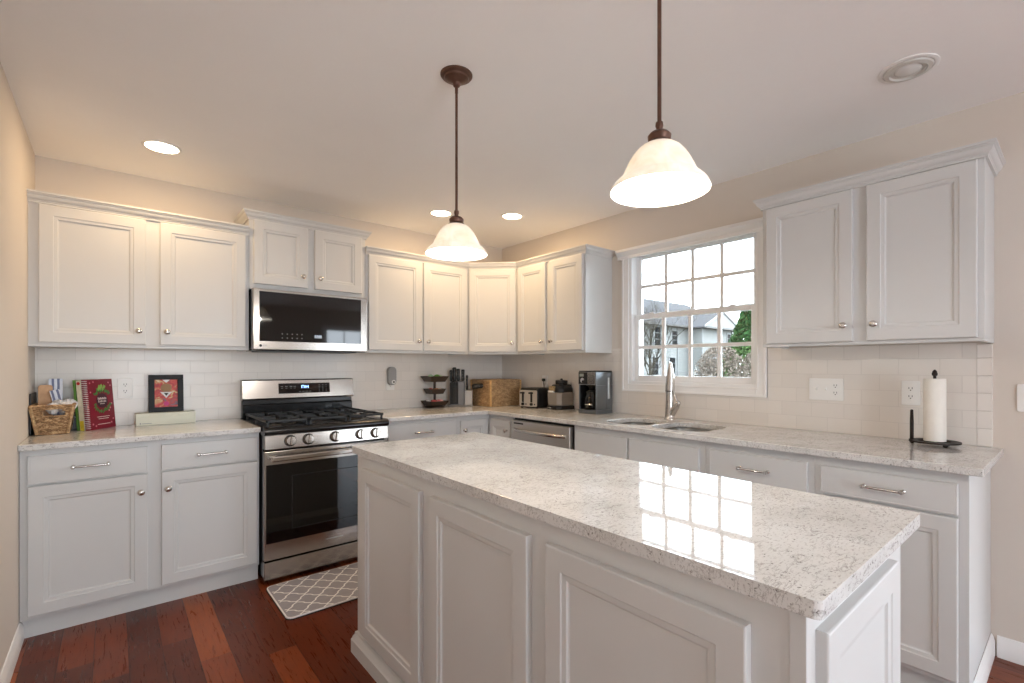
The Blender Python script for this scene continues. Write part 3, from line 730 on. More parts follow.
# ------------------------------------------------------------------ rug
rug_m = P('grey_mat_cushion', (150, 146, 152), 0.7, var=0.06, scale=30); line_m = P('mat_trellis_white', (240, 237, 236), 0.7, var=0.02); rim_m = P('mat_black_rubber', (20, 20, 21), 0.6)
RX0, RX1, RY0, RY1 = -2.290, -1.510, -1.205, -0.745
m = MB(); m.m = 2; m.prism(rrect(RX0, RX1, RY0, RY1, 0.035, 5), 0.001, 0.006)
m.m = 1; m.prism(rrect(RX0+0.003, RX1-0.003, RY0+0.003, RY1-0.003, 0.033, 5), 0.006, 0.0125)
m.m = 0; m.prism(rrect(RX0+0.009, RX1-0.009, RY0+0.009, RY1-0.009, 0.028, 5), 0.0125, 0.0128)
m.m = 1; px, py, hwid = 0.118, 0.128, 0.0042
def trel(y):
    a = 2*PI*y/py; return (px/4)*(0.80*math.sin(a) - 0.20*math.sin(3*a))
for k in range(0, 22):
    prev = None
    for q in range(121):
        y = RY0+0.010+(RY1-RY0-0.020)*q/120; x = RX0+k*px/2+(1 if k % 2 else -1)*trel(y-RY0); cur = (x, y)
        if prev and RX0+0.014 < min(x,prev[0]) and max(x,prev[0]) < RX1-0.014:
            d = Vector((cur[0]-prev[0], cur[1]-prev[1])).normalized(); n = Vector((-d.y, d.x))*hwid
            m.add([(prev[0]+n.x,prev[1]+n.y,0.0131),(cur[0]+n.x,cur[1]+n.y,0.0131),(cur[0]-n.x,cur[1]-n.y,0.0131),(prev[0]-n.x,prev[1]-n.y,0.0131)], [(0,1,2,3)])
        prev = cur
tag(m.build('floor_mat', [rug_m, line_m, rim_m]), 'grey kitchen mat with white trellis pattern on the floor before the range', 'rug')

# ------------------------------------------------------------------ outlets and switches
def receptacle(parent, x, z):
    m = MB(); m.loops([[(x+px_, y, z+pz) for px_, pz in rrect(-0.0165,0.0165,-0.014,0.014,0.009,4)] for y in (-0.005,-0.0075)])
    r = m.build('receptacle', M['white_plastic'], parent)
    s = MB(); s.box(x-0.0075,x-0.0050,-0.0079,-0.0074,z-0.001,z+0.008); s.box(x+0.0050,x+0.0075,-0.0079,-0.0074,z-0.001,z+0.008); s.lathe([(0.0028,-0.0079),(0.0028,-0.0074)], (x,0,z-0.007), 8, 'y')
    s.build('slots', M['dark_slot'], r)
def wall_plate(name, label, cat, loc, rotz, gangs, group='outlets and switches on the walls'):
    t = thing(name, label, cat, loc, rotz, group); w = 0.072+0.046*(len(gangs)-1); hh_ = 0.059
    m = MB(); m.loops([[(px_*s_, y, pz*s_) for px_, pz in rrect(-w/2,w/2,-hh_,hh_,0.005,3)] for s_, y in ((1,-0.0005),(1,-0.003),(0.985,-0.0055))]); m.build('plate', M['white_plastic'], t)
    for k, g in enumerate(gangs):
        x = (k-(len(gangs)-1)/2)*0.046
        if g == 'o': receptacle(t, x, 0.0195); receptacle(t, x, -0.0195)
        else:
            s = MB(); s.box(x-0.005,x+0.005,-0.0065,-0.005,-0.012,0.012); s.build('toggle_slot', M['white_plastic'], t)
            s = MB(); s.loops([[(x-0.004,-0.005,-0.005),(x+0.004,-0.005,-0.005),(x+0.004,-0.005,0.006),(x-0.004,-0.005,0.006)],[(x-0.0035,-0.016,0.004),(x+0.0035,-0.016,0.004),(x+0.0035,-0.015,0.010),(x-0.0035,-0.015,0.010)]]); s.build('toggle', M['white_plastic'], t)
    return t
wall_plate('wall_outlet', 'white wall outlet on the tile between cookbooks and framed picture', 'outlet', (-2.890,-0.0085,1.139), 0, 'o')
wall_plate('wall_outlet', 'white wall outlet right of the range, behind the plugged-in speaker', 'outlet', (-1.190,-0.0085,1.130), 0, 'o')
wall_plate('switch_plate', 'triple white plate with two switches and an outlet right of the window', 'switch', (-0.0085,-2.871,1.146), R(-90), 'sso')
wall_plate('wall_outlet', 'white wall outlet behind the paper towel holder', 'outlet', (-0.0085,-3.236,1.142), R(-90), 'o')
wall_plate('wall_outlet', 'white wall outlet behind the toaster with a black plug in it', 'outlet', (-0.0085,-0.640,1.130), R(-90), 'o')
wall_plate('light_switch', 'light switch on the beige wall at the right edge of the photo', 'switch', (-0.0005,-3.632,1.136), R(-90), 's')
t = thing('plug_in_device', 'rounded grey plug-in device with a round button on the outlet right of the range', 'device', (-1.188,-0.0165,1.150))
m = MB(); m.loops([[(px_*s_, y, pz*s_+0.04) for px_, pz in rrect(-0.036,0.036,-0.075,0.075,0.030,5)] for s_, y in ((0.95,0),(1,-0.004),(1,-0.030),(0.93,-0.036))]); m.build('body', M['grey_plastic'], t, smooth=40)
m = MB(); m.lathe([(0.017,-0.036),(0.016,-0.038),(0.010,-0.038)], (0.010,0,-0.010), 18, 'y', True, False); m.build('button_ring', M['white_plastic'], t); m = MB(); m.lathe([(0.009,-0.036),(0.009,-0.037),(0.002,-0.0372)], (0.010,0,-0.010), 14, 'y'); m.build('button', M['dark_slot'], t)

# ------------------------------------------------------------------ left counter: basket, papers, books, picture
ZC = 0.9145
def wicker(name, c1, c2, c3, sc=60.0):
    t = NT(name); v = t.obj((1,1,2.2))
    k = t.math('ADD', t.math('MULTIPLY', t.noise(v, sc, 5, 0.75, 0.6), 0.7), t.math('MULTIPLY', t.noise(v, sc*3, 2), 0.3))
    c = t.ramp(k, [(0.34, lin(c1)), (0.5, lin(c2)), (0.64, lin(c3))])
    t.set(Base_Color=c, Roughness=0.75); t.bump(k, 0.9, 0.004); return t.m
M['seagrass'] = wicker('seagrass_weave', (56,38,24), (156,120,82), (222,190,148), 38)
M['rattan'] = wicker('rattan_weave', (118,88,60), (172,140,102), (212,182,140), 26)
def paper_m(name, a, b, stripes=0.0):
    t = NT(name); v = t.obj((1,1,1)); n = t.noise(v, 18, 3)
    c = t.ramp(n, [(0.35, lin(a)), (0.65, lin(b))])
    if stripes:
        w = t.new('ShaderNodeTexWave', bands_direction='X'); w.inputs['Scale'].default_value = stripes; w.inputs['Distortion'].default_value = 1.0; t.l.new(v, w.inputs[0])
        c = t.mix(t.ramp(w.outputs[1], [(0.55,(0,0,0)),(0.62,(1,1,1))]), c, lin((112,120,150)))
    t.set(Base_Color=c, Roughness=0.6); return t.m
M['paper'] = paper_m('white_paper', (214,212,212), (240,238,236)); M['striped'] = paper_m('blue_striped_paper', (206,212,226), (232,234,240), 14)
M['kraft'] = paper_m('kraft_board', (196,150,110), (216,172,130))
def strand_box(m, x0, x1, y0, y1, z0, z1, flare, n=12, r=0.006, hole=None):
    """woven walls: stacked rope rings that flare towards the rim"""
    for k in range(n+1):
        u = k/n; z = z0+r+(z1-z0-2*r)*u; f = flare*u
        ring = rrect(x0-f, x1+f, y0-f, y1+f, 0.016, 3); pts = []
        N = 56
        per = [0]; 
        for i in range(len(ring)): a = ring[i]; b = ring[(i+1) % len(ring)]; per.append(per[-1]+math.hypot(b[0]-a[0], b[1]-a[1]))
        for q in range(N+1):
            d = per[-1]*(q % N)/N; i = max(j for j in range(len(ring)) if per[j] <= d+1e-9)
            a = ring[i]; b = ring[(i+1) % len(ring)]; s_ = (d-per[i])/max(1e-9, per[i+1]-per[i])
            wob = 0.003*(1 if (q+k) % 2 else -1)
            pts.append((a[0]+(b[0]-a[0])*s_, a[1]+(b[1]-a[1])*s_+wob, z+random.uniform(-0.0015,0.0015)))
        if hole and hole[0] < u < hole[1]:
            # leave the grip opening in the front side
            run = []
            for p in pts:
                if p[1] < y0+0.01 and hole[2] < p[0] < hole[3]:
                    if len(run) > 1: m.tube(run, r, 6)
                    run = []
                else: run.append(p)
            if len(run) > 1: m.tube(run, r, 6)
        else: m.tube(pts, r*(1.25 if k == n else 1), 6)
bk = thing('wicker_basket', 'small seagrass basket stuffed with papers at the left end of the counter', 'basket', (-3.182,-0.190,ZC))
m = MB(); strand_box(m, -0.060,0.052,-0.092,0.080,0.0,0.156,0.024,13,0.0068,(0.66,0.90,-0.028,0.036)); m.box(-0.058,0.050,-0.09,0.078,0.002,0.006)
m.build('woven_body', M['seagrass'], bk, smooth=60)
for sx, sy in ((-1,-1),(1,-1),(-1,1),(1,1)):
    m = MB(); m.tube([(0.060*sx if sx<0 else 0.054,-0.094 if sy<0 else 0.082,0.004),((-0.084 if sx<0 else 0.076),(-0.116 if sy<0 else 0.104),0.150)], 0.008, 6); m.build('corner_braid', M['rattan'], bk, smooth=60)
def sheet(name, label, cat, mat, loc, pts, th=0.004, rot=(0,0,0), group=None):
    m = MB(); m.prism(pts, -th/2, th/2)
    o = m.build(name, mat, None, 0.0008, loc=loc, rot=rot); return tag(o, label, cat, group)
sheet('cutting_board', 'tan board standing upright at the left in the seagrass basket', 'board', M['kraft'], (-3.222,-0.150,1.058), rrect(-0.028,0.028,-0.095,0.112,0.012), 0.008, (R(90),0,R(12)))
sheet('pamphlet', 'tall blue-striped folded leaflet standing in the seagrass basket', 'leaflet', M['striped'], (-3.184,-0.125,1.088), rrect(-0.028,0.028,-0.105,0.115,0.004), 0.005, (R(90),0,R(8)))
sheet('pamphlet', 'shorter blue-edged leaflet leaning right in the seagrass basket', 'leaflet', M['striped'], (-3.166,-0.165,1.045), rrect(-0.020,0.020,-0.085,0.100,0.004), 0.005, (R(90),R(-12),R(5)))
def crumple(label, c, r, mat, seed, name='crumpled_paper', grp='papers in the seagrass basket'):
    rr = random.Random(seed); m = MB(); m.sphere((0,0,0), r, 10, 7)
    m.v = [p*rr.uniform(0.72,1.2) for p in m.v]
    return tag(m.build(name, mat, loc=c), label, 'paper', grp)
crumple('crumpled white paper at the front left of the seagrass basket', (-3.186,-0.255,1.050), 0.030, M['paper'], 1)
crumple('crumpled white paper at the front right of the seagrass basket', (-3.134,-0.245,1.052), 0.030, M['paper'], 2)
crumple('crumpled white paper at the back right of the seagrass basket', (-3.128,-0.165,1.060), 0.032, M['paper'], 3)
crumple('crumpled white paper in the middle of the seagrass basket', (-3.168,-0.195,1.060), 0.030, M['paper'], 4)
sheet('folder', 'thin black folder standing between the left wall and seagrass basket', 'folder', M['black_plastic'], (-3.2685,-0.150,1.022), rrect(-0.118,0.115,-0.107,0.107,0.006), 0.006, (R(90),0,R(90)))
t = thing('storage_box', 'low black box between the seagrass basket and the cookbooks', 'box', (-3.140,-0.050,ZC))
m = MB(); a = 0.055
m.box(-a,a,-0.05,0.05,0,0.004); m.box(-a,-a+0.004,-0.05,0.05,0.004,0.120); m.box(a-0.004,a,-0.05,0.05,0.004,0.120); m.box(-a,a,-0.05,-0.046,0.004,0.120); m.box(-a,a,0.046,0.05,0.004,0.120)
m.build('body', M['black_plastic'], t, 0.001); m = MB(); m.tube([(0.02,-0.051,0.085),(0.03,-0.056,0.072),(0.045,-0.054,0.066)], 0.003, 6); m.build('pull_tab', M['paper'], t)

def cover_mat(name, base, var=0.06):
    return P(name, base, 0.35, var=var, scale=30)
pages = P('book_pages', (226, 218, 204), 0.7, var=0.08, scale=80)
BA = math.atan2(0.818, 0.575)
def book(label, spine_pt, th, L_, hh_, cov, lean=R(5)):
    """local x: along the cover from the spine, y: outward through the front cover (towards the viewer is -y)"""
    t = thing('cookbook', label, 'book', (spine_pt[0], spine_pt[1], ZC), BA, 'cookbooks leaning on the left counter')
    t.rotation_euler = (0, -lean, BA)
    t.rotation_euler = (R(0), 0, BA)
    inner = MB(); inner.box(0.004, L_-0.004, 0.0025, th-0.0025, 0.003, hh_-0.004); inner.build('pages', pages, t)
    c = MB(); c.box(0, L_, 0, 0.0022, 0, hh_); c.box(0, L_, th-0.0022, th, 0, hh_); c.box(0, 0.0025, 0.0022, th-0.0022, 0, hh_)
    co = c.build('cover', cov, t, 0.0008)
    for ch in t.children:  # books lean back to their left on the shelf side
        ch.rotation_euler = (-lean, 0, 0)
    return t, co
red = cover_mat('burgundy_cover', (132, 24, 44)); grn = cover_mat('green_cover', (96, 140, 60)); yel = P('white_yellow_cover', (226, 220, 196), 0.4, var=0.10, scale=40)
b3, cov3 = book('burgundy spiral cookbook with a round wreath emblem, nearest the outlet', (-3.045,-0.196), 0.020, 0.196, 0.283, red)
b2, cov2 = book('white and yellow cookbook with a red dot on the spine behind the burgundy one', (-3.064,-0.183), 0.024, 0.196, 0.280, yel)
b1, cov1 = book('thin green cookbook at the left of the three cookbooks', (-3.088,-0.165), 0.011, 0.200, 0.280, grn)
# spiral binding, emblem and lettering of the burgundy book
m = MB()
for k in range(26): m.lathe([(0.0035,0.0),(0.0035,0.003)], (-0.001,0,0), 6, 'z'); 
m = MB()
for k in range(26):
    z = 0.010+k*0.0105; m.tube([(0.010,-0.001,z),(0.002,-0.004,z),(-0.006,0.004,z+0.001),(-0.006,0.016,z+0.001),(0.002,0.024,z)], 0.0016, 5)
m.build('spiral_binding', M['paper'], b3, rot=(R(-5),0,0))
leafm = P('cover_leaf_green', (70, 130, 60), 0.4, var=0.3, scale=60); leafl = P('cover_leaf_light', (150, 190, 90), 0.4, var=0.2); plum = P('cover_plum_disc', (74, 34, 48), 0.4); pinkm = P('cover_pink', (212, 128, 140), 0.4)
e = MB(); cx, cz = 0.108, 0.160
e.m = 0; e.lathe([(0.042,-0.0006),(0.042,0.0)], (cx,0,cz), 32, 'y')
e.build('emblem_disc', plum, cov3)
for nm, mt, span, rr in (('wreath_top', leafm, (35,145), 0.058), ('wreath_bottom', leafm, (200,340), 0.056), ('wreath_tip', leafl, (70,110), 0.068)):
    e = MB()
    for k in range(13):
        a = R(span[0]+(span[1]-span[0])*k/12); q = rr*random.uniform(0.9,1.18); c_ = (cx+q*math.cos(a), cz+q*math.sin(a)*1.05); s_ = random.uniform(0.010,0.016)
        e.add([(c_[0]+s_*math.cos(a),-0.0012,c_[1]+s_*math.sin(a)),(c_[0]-0.006*math.sin(a),-0.0012,c_[1]+0.006*math.cos(a)),(c_[0]-s_*math.cos(a),-0.0012,c_[1]-s_*math.sin(a)),(c_[0]+0.006*math.sin(a),-0.0012,c_[1]-0.006*math.cos(a))], [(0,1,2,3)])
    e.build(nm, mt, cov3)
e = MB()
for x, z in ((0.03,0.262),(0.055,0.268),(0.165,0.262),(0.178,0.245),(0.03,0.03),(0.05,0.018),(0.165,0.03),(0.18,0.05),(0.03,0.21),(0.178,0.14),(0.155,0.10),(0.165,0.115)): e.lathe([(0.005,-0.001),(0.005,0)], (x,0,z), 8, 'y')
e.build('cover_berries', pinkm, cov3)
e = MB()
for z, w_ in ((0.171,0.056),(0.155,0.050)):
    n = 8 if z > 0.16 else 6
    for k in range(n): xx = cx-w_/2+w_*k/(n-1); e.box(xx-0.0022,xx+0.0022,-0.0016,-0.0008,z-0.005,z+0.005 if k % 2 else z+0.0075)
for z, w_ in ((0.142,0.034),(0.068,0.09),(0.057,0.075),(0.026,0.09)): e.box(cx-w_/2,cx+w_/2,-0.0014,-0.0002,z-0.0015,z+0.0015)
e.build('cover_lettering', P('cover_lettering_white', (232, 214, 204), 0.5), cov3)
e = MB(); e.lathe([(0.009,-0.0004),(0.009,0.0003)], (0,0.012,0.262), 14, 'x'); e.build('spine_dot', P('spine_red', (190, 30, 32), 0.4), cov2)
e = MB(); e.box(-0.0006,0.0,0.002,0.022,0.0,0.055); e.build('spine_base', P('spine_yellow', (222, 196, 60), 0.4, var=0.2, scale=60), cov2)

t = thing('gift_box', 'long off-white box lying under the framed picture', 'box', (-2.843,-0.115,ZC))
boxm = P('cream_board', (222, 222, 204), 0.55, var=0.02)
m = MB(); m.box(0,0.295,0,0.100,0,0.050); m.build('base', boxm, t, 0.0015); m = MB(); m.box(-0.001,0.296,-0.001,0.101,0.050,0.072); m.build('lid', boxm, t, 0.0015)
m = MB(); m.box(0.018,0.024,-0.0006,0,0.008,0.016); m.box(0.028,0.075,-0.0006,0,0.010,0.013); m.build('small_mark', M['grey_plastic'], t)
t = thing('framed_picture', 'black framed colourful picture leaning on the tile above the off-white box', 'picture', (-2.693,-0.062,0.9875)); t.rotation_euler = (R(-7),0,R(0))
m = MB(); fw, fh, fb = 0.088, 0.232, 0.030
m.box(-fw,fw,0,0.014,0,fb); m.box(-fw,fw,0,0.014,fh-fb,fh); m.box(-fw,-fw+fb,0,0.014,fb,fh-fb); m.box(fw-fb,fw,0,0.014,fb,fh-fb); m.box(-fw+fb,fw-fb,0.010,0.014,fb,fh-fb); m.build('frame', P('black_frame', (11,11,13), 0.45, spec=0.3), t, 0.002)
def art():
    t_ = NT('painted_art_colours'); v = t_.obj((1,1,1)); n = t_.noise(v, 24, 3, 0.6, 1.0)
    c = t_.ramp(n, [(0.30, lin((90,92,104))),(0.42, lin((168,34,36))),(0.52, lin((196,60,50))),(0.60, lin((190,150,96))),(0.70, lin((230,214,190)))]); t_.set(Base_Color=c, Roughness=0.4); return t_.m
m = MB(); m.box(-fw+fb,fw-fb,0.008,0.010,fb,fh-fb); pa = m.build('artwork', art(), t)
e = MB(); e.lathe([(0.028,0.0074),(0.028,0.008)], (0,0,0.150), 20, 'y'); e.build('tan_patch', P('art_tan', (150,112,72), 0.5), pa)
e = MB(); e.add([(-0.030,0.0070,0.124),(0.030,0.0070,0.124),(0,0.0070,0.086)], [(0,1,2)]); e.build('white_wedge', M['paper'], pa)
e = MB(); e.add([(-0.012,0.0066,0.118),(0.012,0.0066,0.118),(0,0.0066,0.100)], [(0,1,2)]); e.build('dark_wedge', M['dark_slot'], pa)
e = MB(); e.lathe([(0.014,0.0072),(0.014,0.008)], (0.0,0,0.052), 16, 'y'); e.build('magenta_patch', P('art_magenta', (190,40,110), 0.5), pa)
e = MB(); e.add([(-0.020,0.0070,fh-fb-0.001),(0.020,0.0070,fh-fb-0.001),(0,0.0070,fh-fb-0.020)], [(0,1,2)]); e.build('white_notch', M['paper'], pa)

# ------------------------------------------------------------------ back counter: tiered stand, knife block, basket
ts = thing('tiered_stand', 'dark three-tier square tray stand right of the range', 'stand', (-0.835,-0.125,ZC))
tm = P('dark_brown_metal', (58, 46, 38), 0.45, 0.3, var=0.12, scale=50)
MB().lathe([(0.085,0),(0.085,0.008),(0.078,0.011),(0.012,0.012)], (0,0,0), 32).build('base', tm, ts, smooth=40)
MB().lathe([(0.011,0.010),(0.011,0.270)], (0,0,0), 14).build('post', tm, ts, smooth=40)
TR = ((0.090,0.066,0.016,0.058),(0.072,0.054,0.118,0.162),(0.090,0.066,0.222,0.270))
for ro, ri, z0, z1 in TR:
    sq = lambda a, z: [(-a,-a,z),(a,-a,z),(a,a,z),(-a,a,z)]
    MB().loops([sq(ri,z0),sq(ro,z1),sq(ro-0.004,z1),sq(ri-0.002,z0+0.005)]).build('tray', tm, ts, 0.001)
pk = {'mint': (176,206,170), 'green': (96,150,60), 'pale': (208,222,190), 'red': (176,64,46), 'cream': (232,214,196), 'orange': (206,140,96), 'white': (228,224,222), 'pink': (206,120,124), 'rose': (196,84,86), 'blush': (226,182,176)}
def packet(label, col, dx, dy, z, s, seed):
    rr = random.Random(seed); m = MB(); m.sphere((0,0,0), s, 12, 8, (1.25,0.85,0.75))
    m.v = [p*rr.uniform(0.92,1.08) for p in m.v]
    o = m.build('wrapped_snack', P('wrapper_'+col, pk[col], 0.4, var=0.1, scale=50), None, smooth=50, loc=(-0.835+dx,-0.125+dy,ZC+z+s*0.72), rot=(0,0,rr.uniform(0,3)))
    tag(o, label, 'snack', 'wrapped snacks in the tiered stand')
Z3, Z2, Z1 = 0.250, 0.140, 0.040
packet('mint-green wrapped snack at the left of the top tray', 'mint', -0.040, 0.000, Z3, 0.024, 1)
packet('bright green wrapped snack in the middle of the top tray', 'green', -0.002, -0.040, Z3, 0.024, 2)
packet('pale green wrapped snack at the right of the top tray', 'pale', 0.040, -0.026, Z3, 0.022, 3)
packet('red wrapped snack at the left of the middle tray', 'red', -0.034, 0.006, Z2, 0.020, 4)
packet('orange wrapped snack in the front of the middle tray', 'orange', -0.004, -0.034, Z2, 0.019, 5)
packet('cream wrapped snack at the right of the middle tray', 'cream', 0.032, -0.028, Z2, 0.020, 6)
packet('white wrapped snack at the left of the bottom tray', 'white', -0.048, 0.020, Z1, 0.024, 7)
packet('rose wrapped snack left of centre in the bottom tray', 'rose', -0.024, -0.030, Z1, 0.020, 8)
packet('pink wrapped snack in the front of the bottom tray', 'pink', 0.014, -0.044, Z1, 0.021, 9)
packet('blush wrapped snack at the right of the bottom tray', 'blush', 0.048, -0.020, Z1, 0.020, 10)

KB = (-0.590,-0.165); KR = R(-38)
kb = thing('knife_block', 'grey knife block holding black knives and scissors near the room corner', 'knife block', (KB[0],KB[1],ZC), KR)
km = P('grey_block_plastic', (132,132,134), 0.4, var=0.05, scale=30); km2 = P('light_grey_block', (168,168,170), 0.4, var=0.04)
m = MB(); m.prism(rrect(-0.115,0.105,-0.055,0.060,0.02), 0, 0.010); m.build('base', km, kb, 0.002)
m = MB(); m.loops([[(x,-0.012,0.010),(x,0.055,0.010),(x,0.060,0.225),(x,-0.004,0.215)] for x in (-0.100,0.030)]); m.build('tall_body', km, kb, 0.005)
m = MB(); m.loops([[(x,-0.045,0.010),(x,0.050,0.010),(x,0.050,0.150),(x,-0.040,0.138)] for x in (0.034,0.100)]); m.build('low_body', km2, kb, 0.005)
m = MB(); m.box(-0.096,-0.024,-0.018,-0.012,0.020,0.210); m.build('scissor_slot', M['black_plastic'], kb, 0.002)
KM = Matrix.Translation((KB[0],KB[1],ZC)) @ Matrix.Rotation(KR, 4, 'Z')
def knife(label, x, y, z, L_, tilt=0.0, w=0.013, name='knife'):
    t = thing(name, label, 'knife', KM @ Vector((x,y,z)), KR, 'knives in the grey block'); t.rotation_euler = (0, tilt, KR)
    m = MB(); prf = [(0.7,0.0),(0.95,0.012),(1.0,0.03),(0.85,L_*0.5),(1.0,L_*0.82),(1.05,L_*0.93),(0.7,L_)]
    m.loops([[(w*s_*math.cos(a)*1.0, w*1.25*s_*math.sin(a), h) for a in [2*PI*k/12 for k in range(12)]] for s_, h in prf]); m.build('handle', M['black_plastic'], t, smooth=50)
    r_ = MB()
    for h in (0.3,0.55,0.8): r_.lathe([(0.0025,-w*1.27),(0.0025,-w*1.05)], (0,0,L_*h), 8, 'y')
    r_.build('rivets', M['nickel'], t)
    MB().box(-0.0012,0.0012,-0.010,0.010,-0.10,0.0).build('blade', M['chrome'], t)
knife('black knife handle at the far left of the grey block', -0.092, 0.024, 0.222, 0.100)
knife('tallest black knife handle, second from the left in the grey block', -0.062, 0.020, 0.222, 0.125, 0, 0.017)
knife('black knife handle in the middle of the grey block', -0.028, 0.020, 0.222, 0.112, 0, 0.016)
knife('black knife handle at the right of the tall part of the grey block', 0.014, 0.022, 0.222, 0.105, 0.0, 0.016)
knife('thin black steel handle in the low right part of the grey block', 0.052, -0.010, 0.146, 0.130, 0, 0.011)
knife('thick black handle pointing sideways out of the block over the rattan basket', 0.096, 0.010, 0.172, 0.120, R(84), 0.024)
sc_ = thing('scissors', 'black handled scissors hung on the front of the grey knife block', 'scissors', KM @ Vector((-0.055,-0.022,0.175)), KR)
m = MB()
for sx in (-1,1): m.tube([(sx*0.012+0.016*math.cos(a)*1.0, -0.004, 0.020+0.024*math.sin(a)) for a in [2*PI*k/16 for k in range(17)]], 0.0045, 8)
m.build('handle', M['black_plastic'], sc_, smooth=50); m = MB(); m.box(-0.012,0.012,-0.006,0.001,-0.14,-0.010); m.build('blade', M['steel_dark'], sc_, 0.002)

bb = thing('rattan_basket', 'large rectangular rattan basket in the room corner of the counter', 'basket', (-0.272,-0.256,ZC))
m = MB(); strand_box(m, -0.165,0.165,-0.145,0.145,0,0.236,0.004,19,0.0072); m.box(-0.16,0.16,-0.14,0.14,0.002,0.010); m.build('woven_body', M['rattan'], bb, smooth=60)
pale = P('pale_rattan', (206,166,112), 0.7, var=0.2, scale=60)
for sx in (-1,1):
    for sy in (-1,1): m = MB(); m.tube([(0.166*sx,0.146*sy,0.004),(0.168*sx,0.148*sy,0.120),(0.170*sx,0.150*sy,0.234)], 0.0095, 8); m.build('corner_braid', pale, bb, smooth=60)
m = MB(); m.box(-0.160,0.160,-0.140,0.140,0.214,0.224); m.build('lid', M['seagrass'], bb, 0.004)

# ------------------------------------------------------------------ window wall counter: appliances
to = thing('toaster', 'four-slice black and stainless toaster beside the rattan basket', 'toaster', (-0.168,-0.682,ZC), R(-78))
m = MB(); m.loops([[(px_,py_,z) for px_,py_ in rrect(-0.098*s_,0.098*s_,-0.098*s_,0.098*s_,0.02)] for s_, z in ((0.96,0.006),(1,0.012),(1,0.150),(0.96,0.166),(0.90,0.170))]); m.build('body', M['black_plastic'], to, smooth=50)
m = MB(); m.loops([[(x,y,z) for x,z in rrect(-0.092,0.092,0.014,0.152,0.012)] for y in (-0.098,-0.102)]); fp = m.build('front_plate', P('satin_steel', (214,208,200), 0.32, 0.75, var=0.03), to)
for x in (-0.055,0.035):
    MB().box(x-0.010,x+0.010,-0.1035,-0.102,0.050,0.138).build('lever_slot', M['black_plastic'], fp); m = MB(); m.box(x-0.020,x+0.020,-0.120,-0.103,0.122,0.136); m.build('lever', M['black_plastic'], fp, 0.003)
    MB().lathe([(0.013,-0.102),(0.012,-0.114),(0.004,-0.115)], (x+0.002,0,0.034), 16, 'y').build('dial', M['black_plastic'], fp, smooth=40)
    MB().lathe([(0.006,-0.102),(0.006,-0.105)], (x+0.034,0,0.034), 10, 'y').build('button', M['black_plastic'], fp)
m = MB()
for x in (-0.060,-0.022,0.022,0.060): m.box(x-0.011,x+0.011,-0.075,0.075,0.170,0.1705)
m.build('bread_slots', M['dark_slot'], to)
m = MB()
for x in (-0.08,0.08):
    for y in (-0.08,0.08): m.lathe([(0.010,0),(0.010,0.008)], (x,y,0), 10)
m.build('feet', M['dark_slot'], to)
cd = thing('power_cord', 'black power cord rising from behind the toaster to the wall outlet', 'cord', (-0.05,-0.70,ZC))
m = MB(); m.tube([(0.0,0.02,0.004),(0.004,0.03,0.05),(-0.004,0.022,0.13),(-0.012,0.020,0.19),(-0.010,0.030,0.235),(0.0,0.048,0.243),(0.012,0.056,0.240)], 0.0035, 8); m.build('cable', M['black_plastic'], cd, smooth=50)
m = MB(); m.T = Matrix.Translation((0.022,0.060,0.235)); m.box(-0.014,0.0115,-0.012,0.012,-0.012,0.012); m.build('plug', M['black_plastic'], cd, 0.004)

ap = thing('countertop_appliance', 'grey and black domed countertop appliance between toaster and coffee maker', 'appliance', (-0.112,-0.925,ZC), R(-90))
gm = P('warm_grey_shell', (142,134,126), 0.35, 0.3, var=0.03)
def octo(w, d, c): return [(-w,-d+c),(-w+c,-d),(w-c,-d),(w,-d+c),(w,d),(-w,d)]
m = MB(); m.loops([[(x,y,z) for x,y in octo(0.086*s_,0.090*s_,0.03)] for s_, z in ((1,0),(1,0.022),(0.95,0.030))]); m.build('base', M['black_plastic'], ap, 0.003)
m = MB(); m.loops([[(x,y,z) for x,y in octo(0.080*s_,0.084*s_,0.03)] for s_, z in ((0.95,0.030),(1,0.042),(1.03,0.128),(0.98,0.140))]); sh = m.build('shell', gm, ap, 0.002)
m = MB(); m.loops([[(x,y+0.01,z) for x,y in octo(0.078*s_,0.072*s_,0.03)] for s_, z in ((1,0.139),(0.98,0.170),(0.86,0.200),(0.70,0.205))]); m.build('dome', M['black_plastic'], ap, 0.004)
m = MB(); m.lathe([(0.050,0.204),(0.052,0.212),(0.052,0.236),(0.046,0.240),(0.012,0.241),(0.010,0.252),(0.004,0.254)], (0.006,0.018,0), 20); m.build('lid_knob', M['black_plastic'], ap, smooth=40)
m = MB(); m.loops([[(x,y,z) for x,z in rrect(-0.052,0.010,0.140,0.192,0.012)] for y in (-0.050,-0.076)]); m.build('window', P('amber_window', (150,128,92), 0.15, var=0.3, scale=50), ap, 0.003)
m = MB(); m.box(-0.054,0.006,-0.084,-0.060,0.140,0.154); m.build('cream_label', M['white_plastic'], ap, 0.002)
m = MB(); m.box(-0.050,-0.005,-0.0905,-0.089,0.008,0.018); m.build('front_badge', M['nickel'], ap)

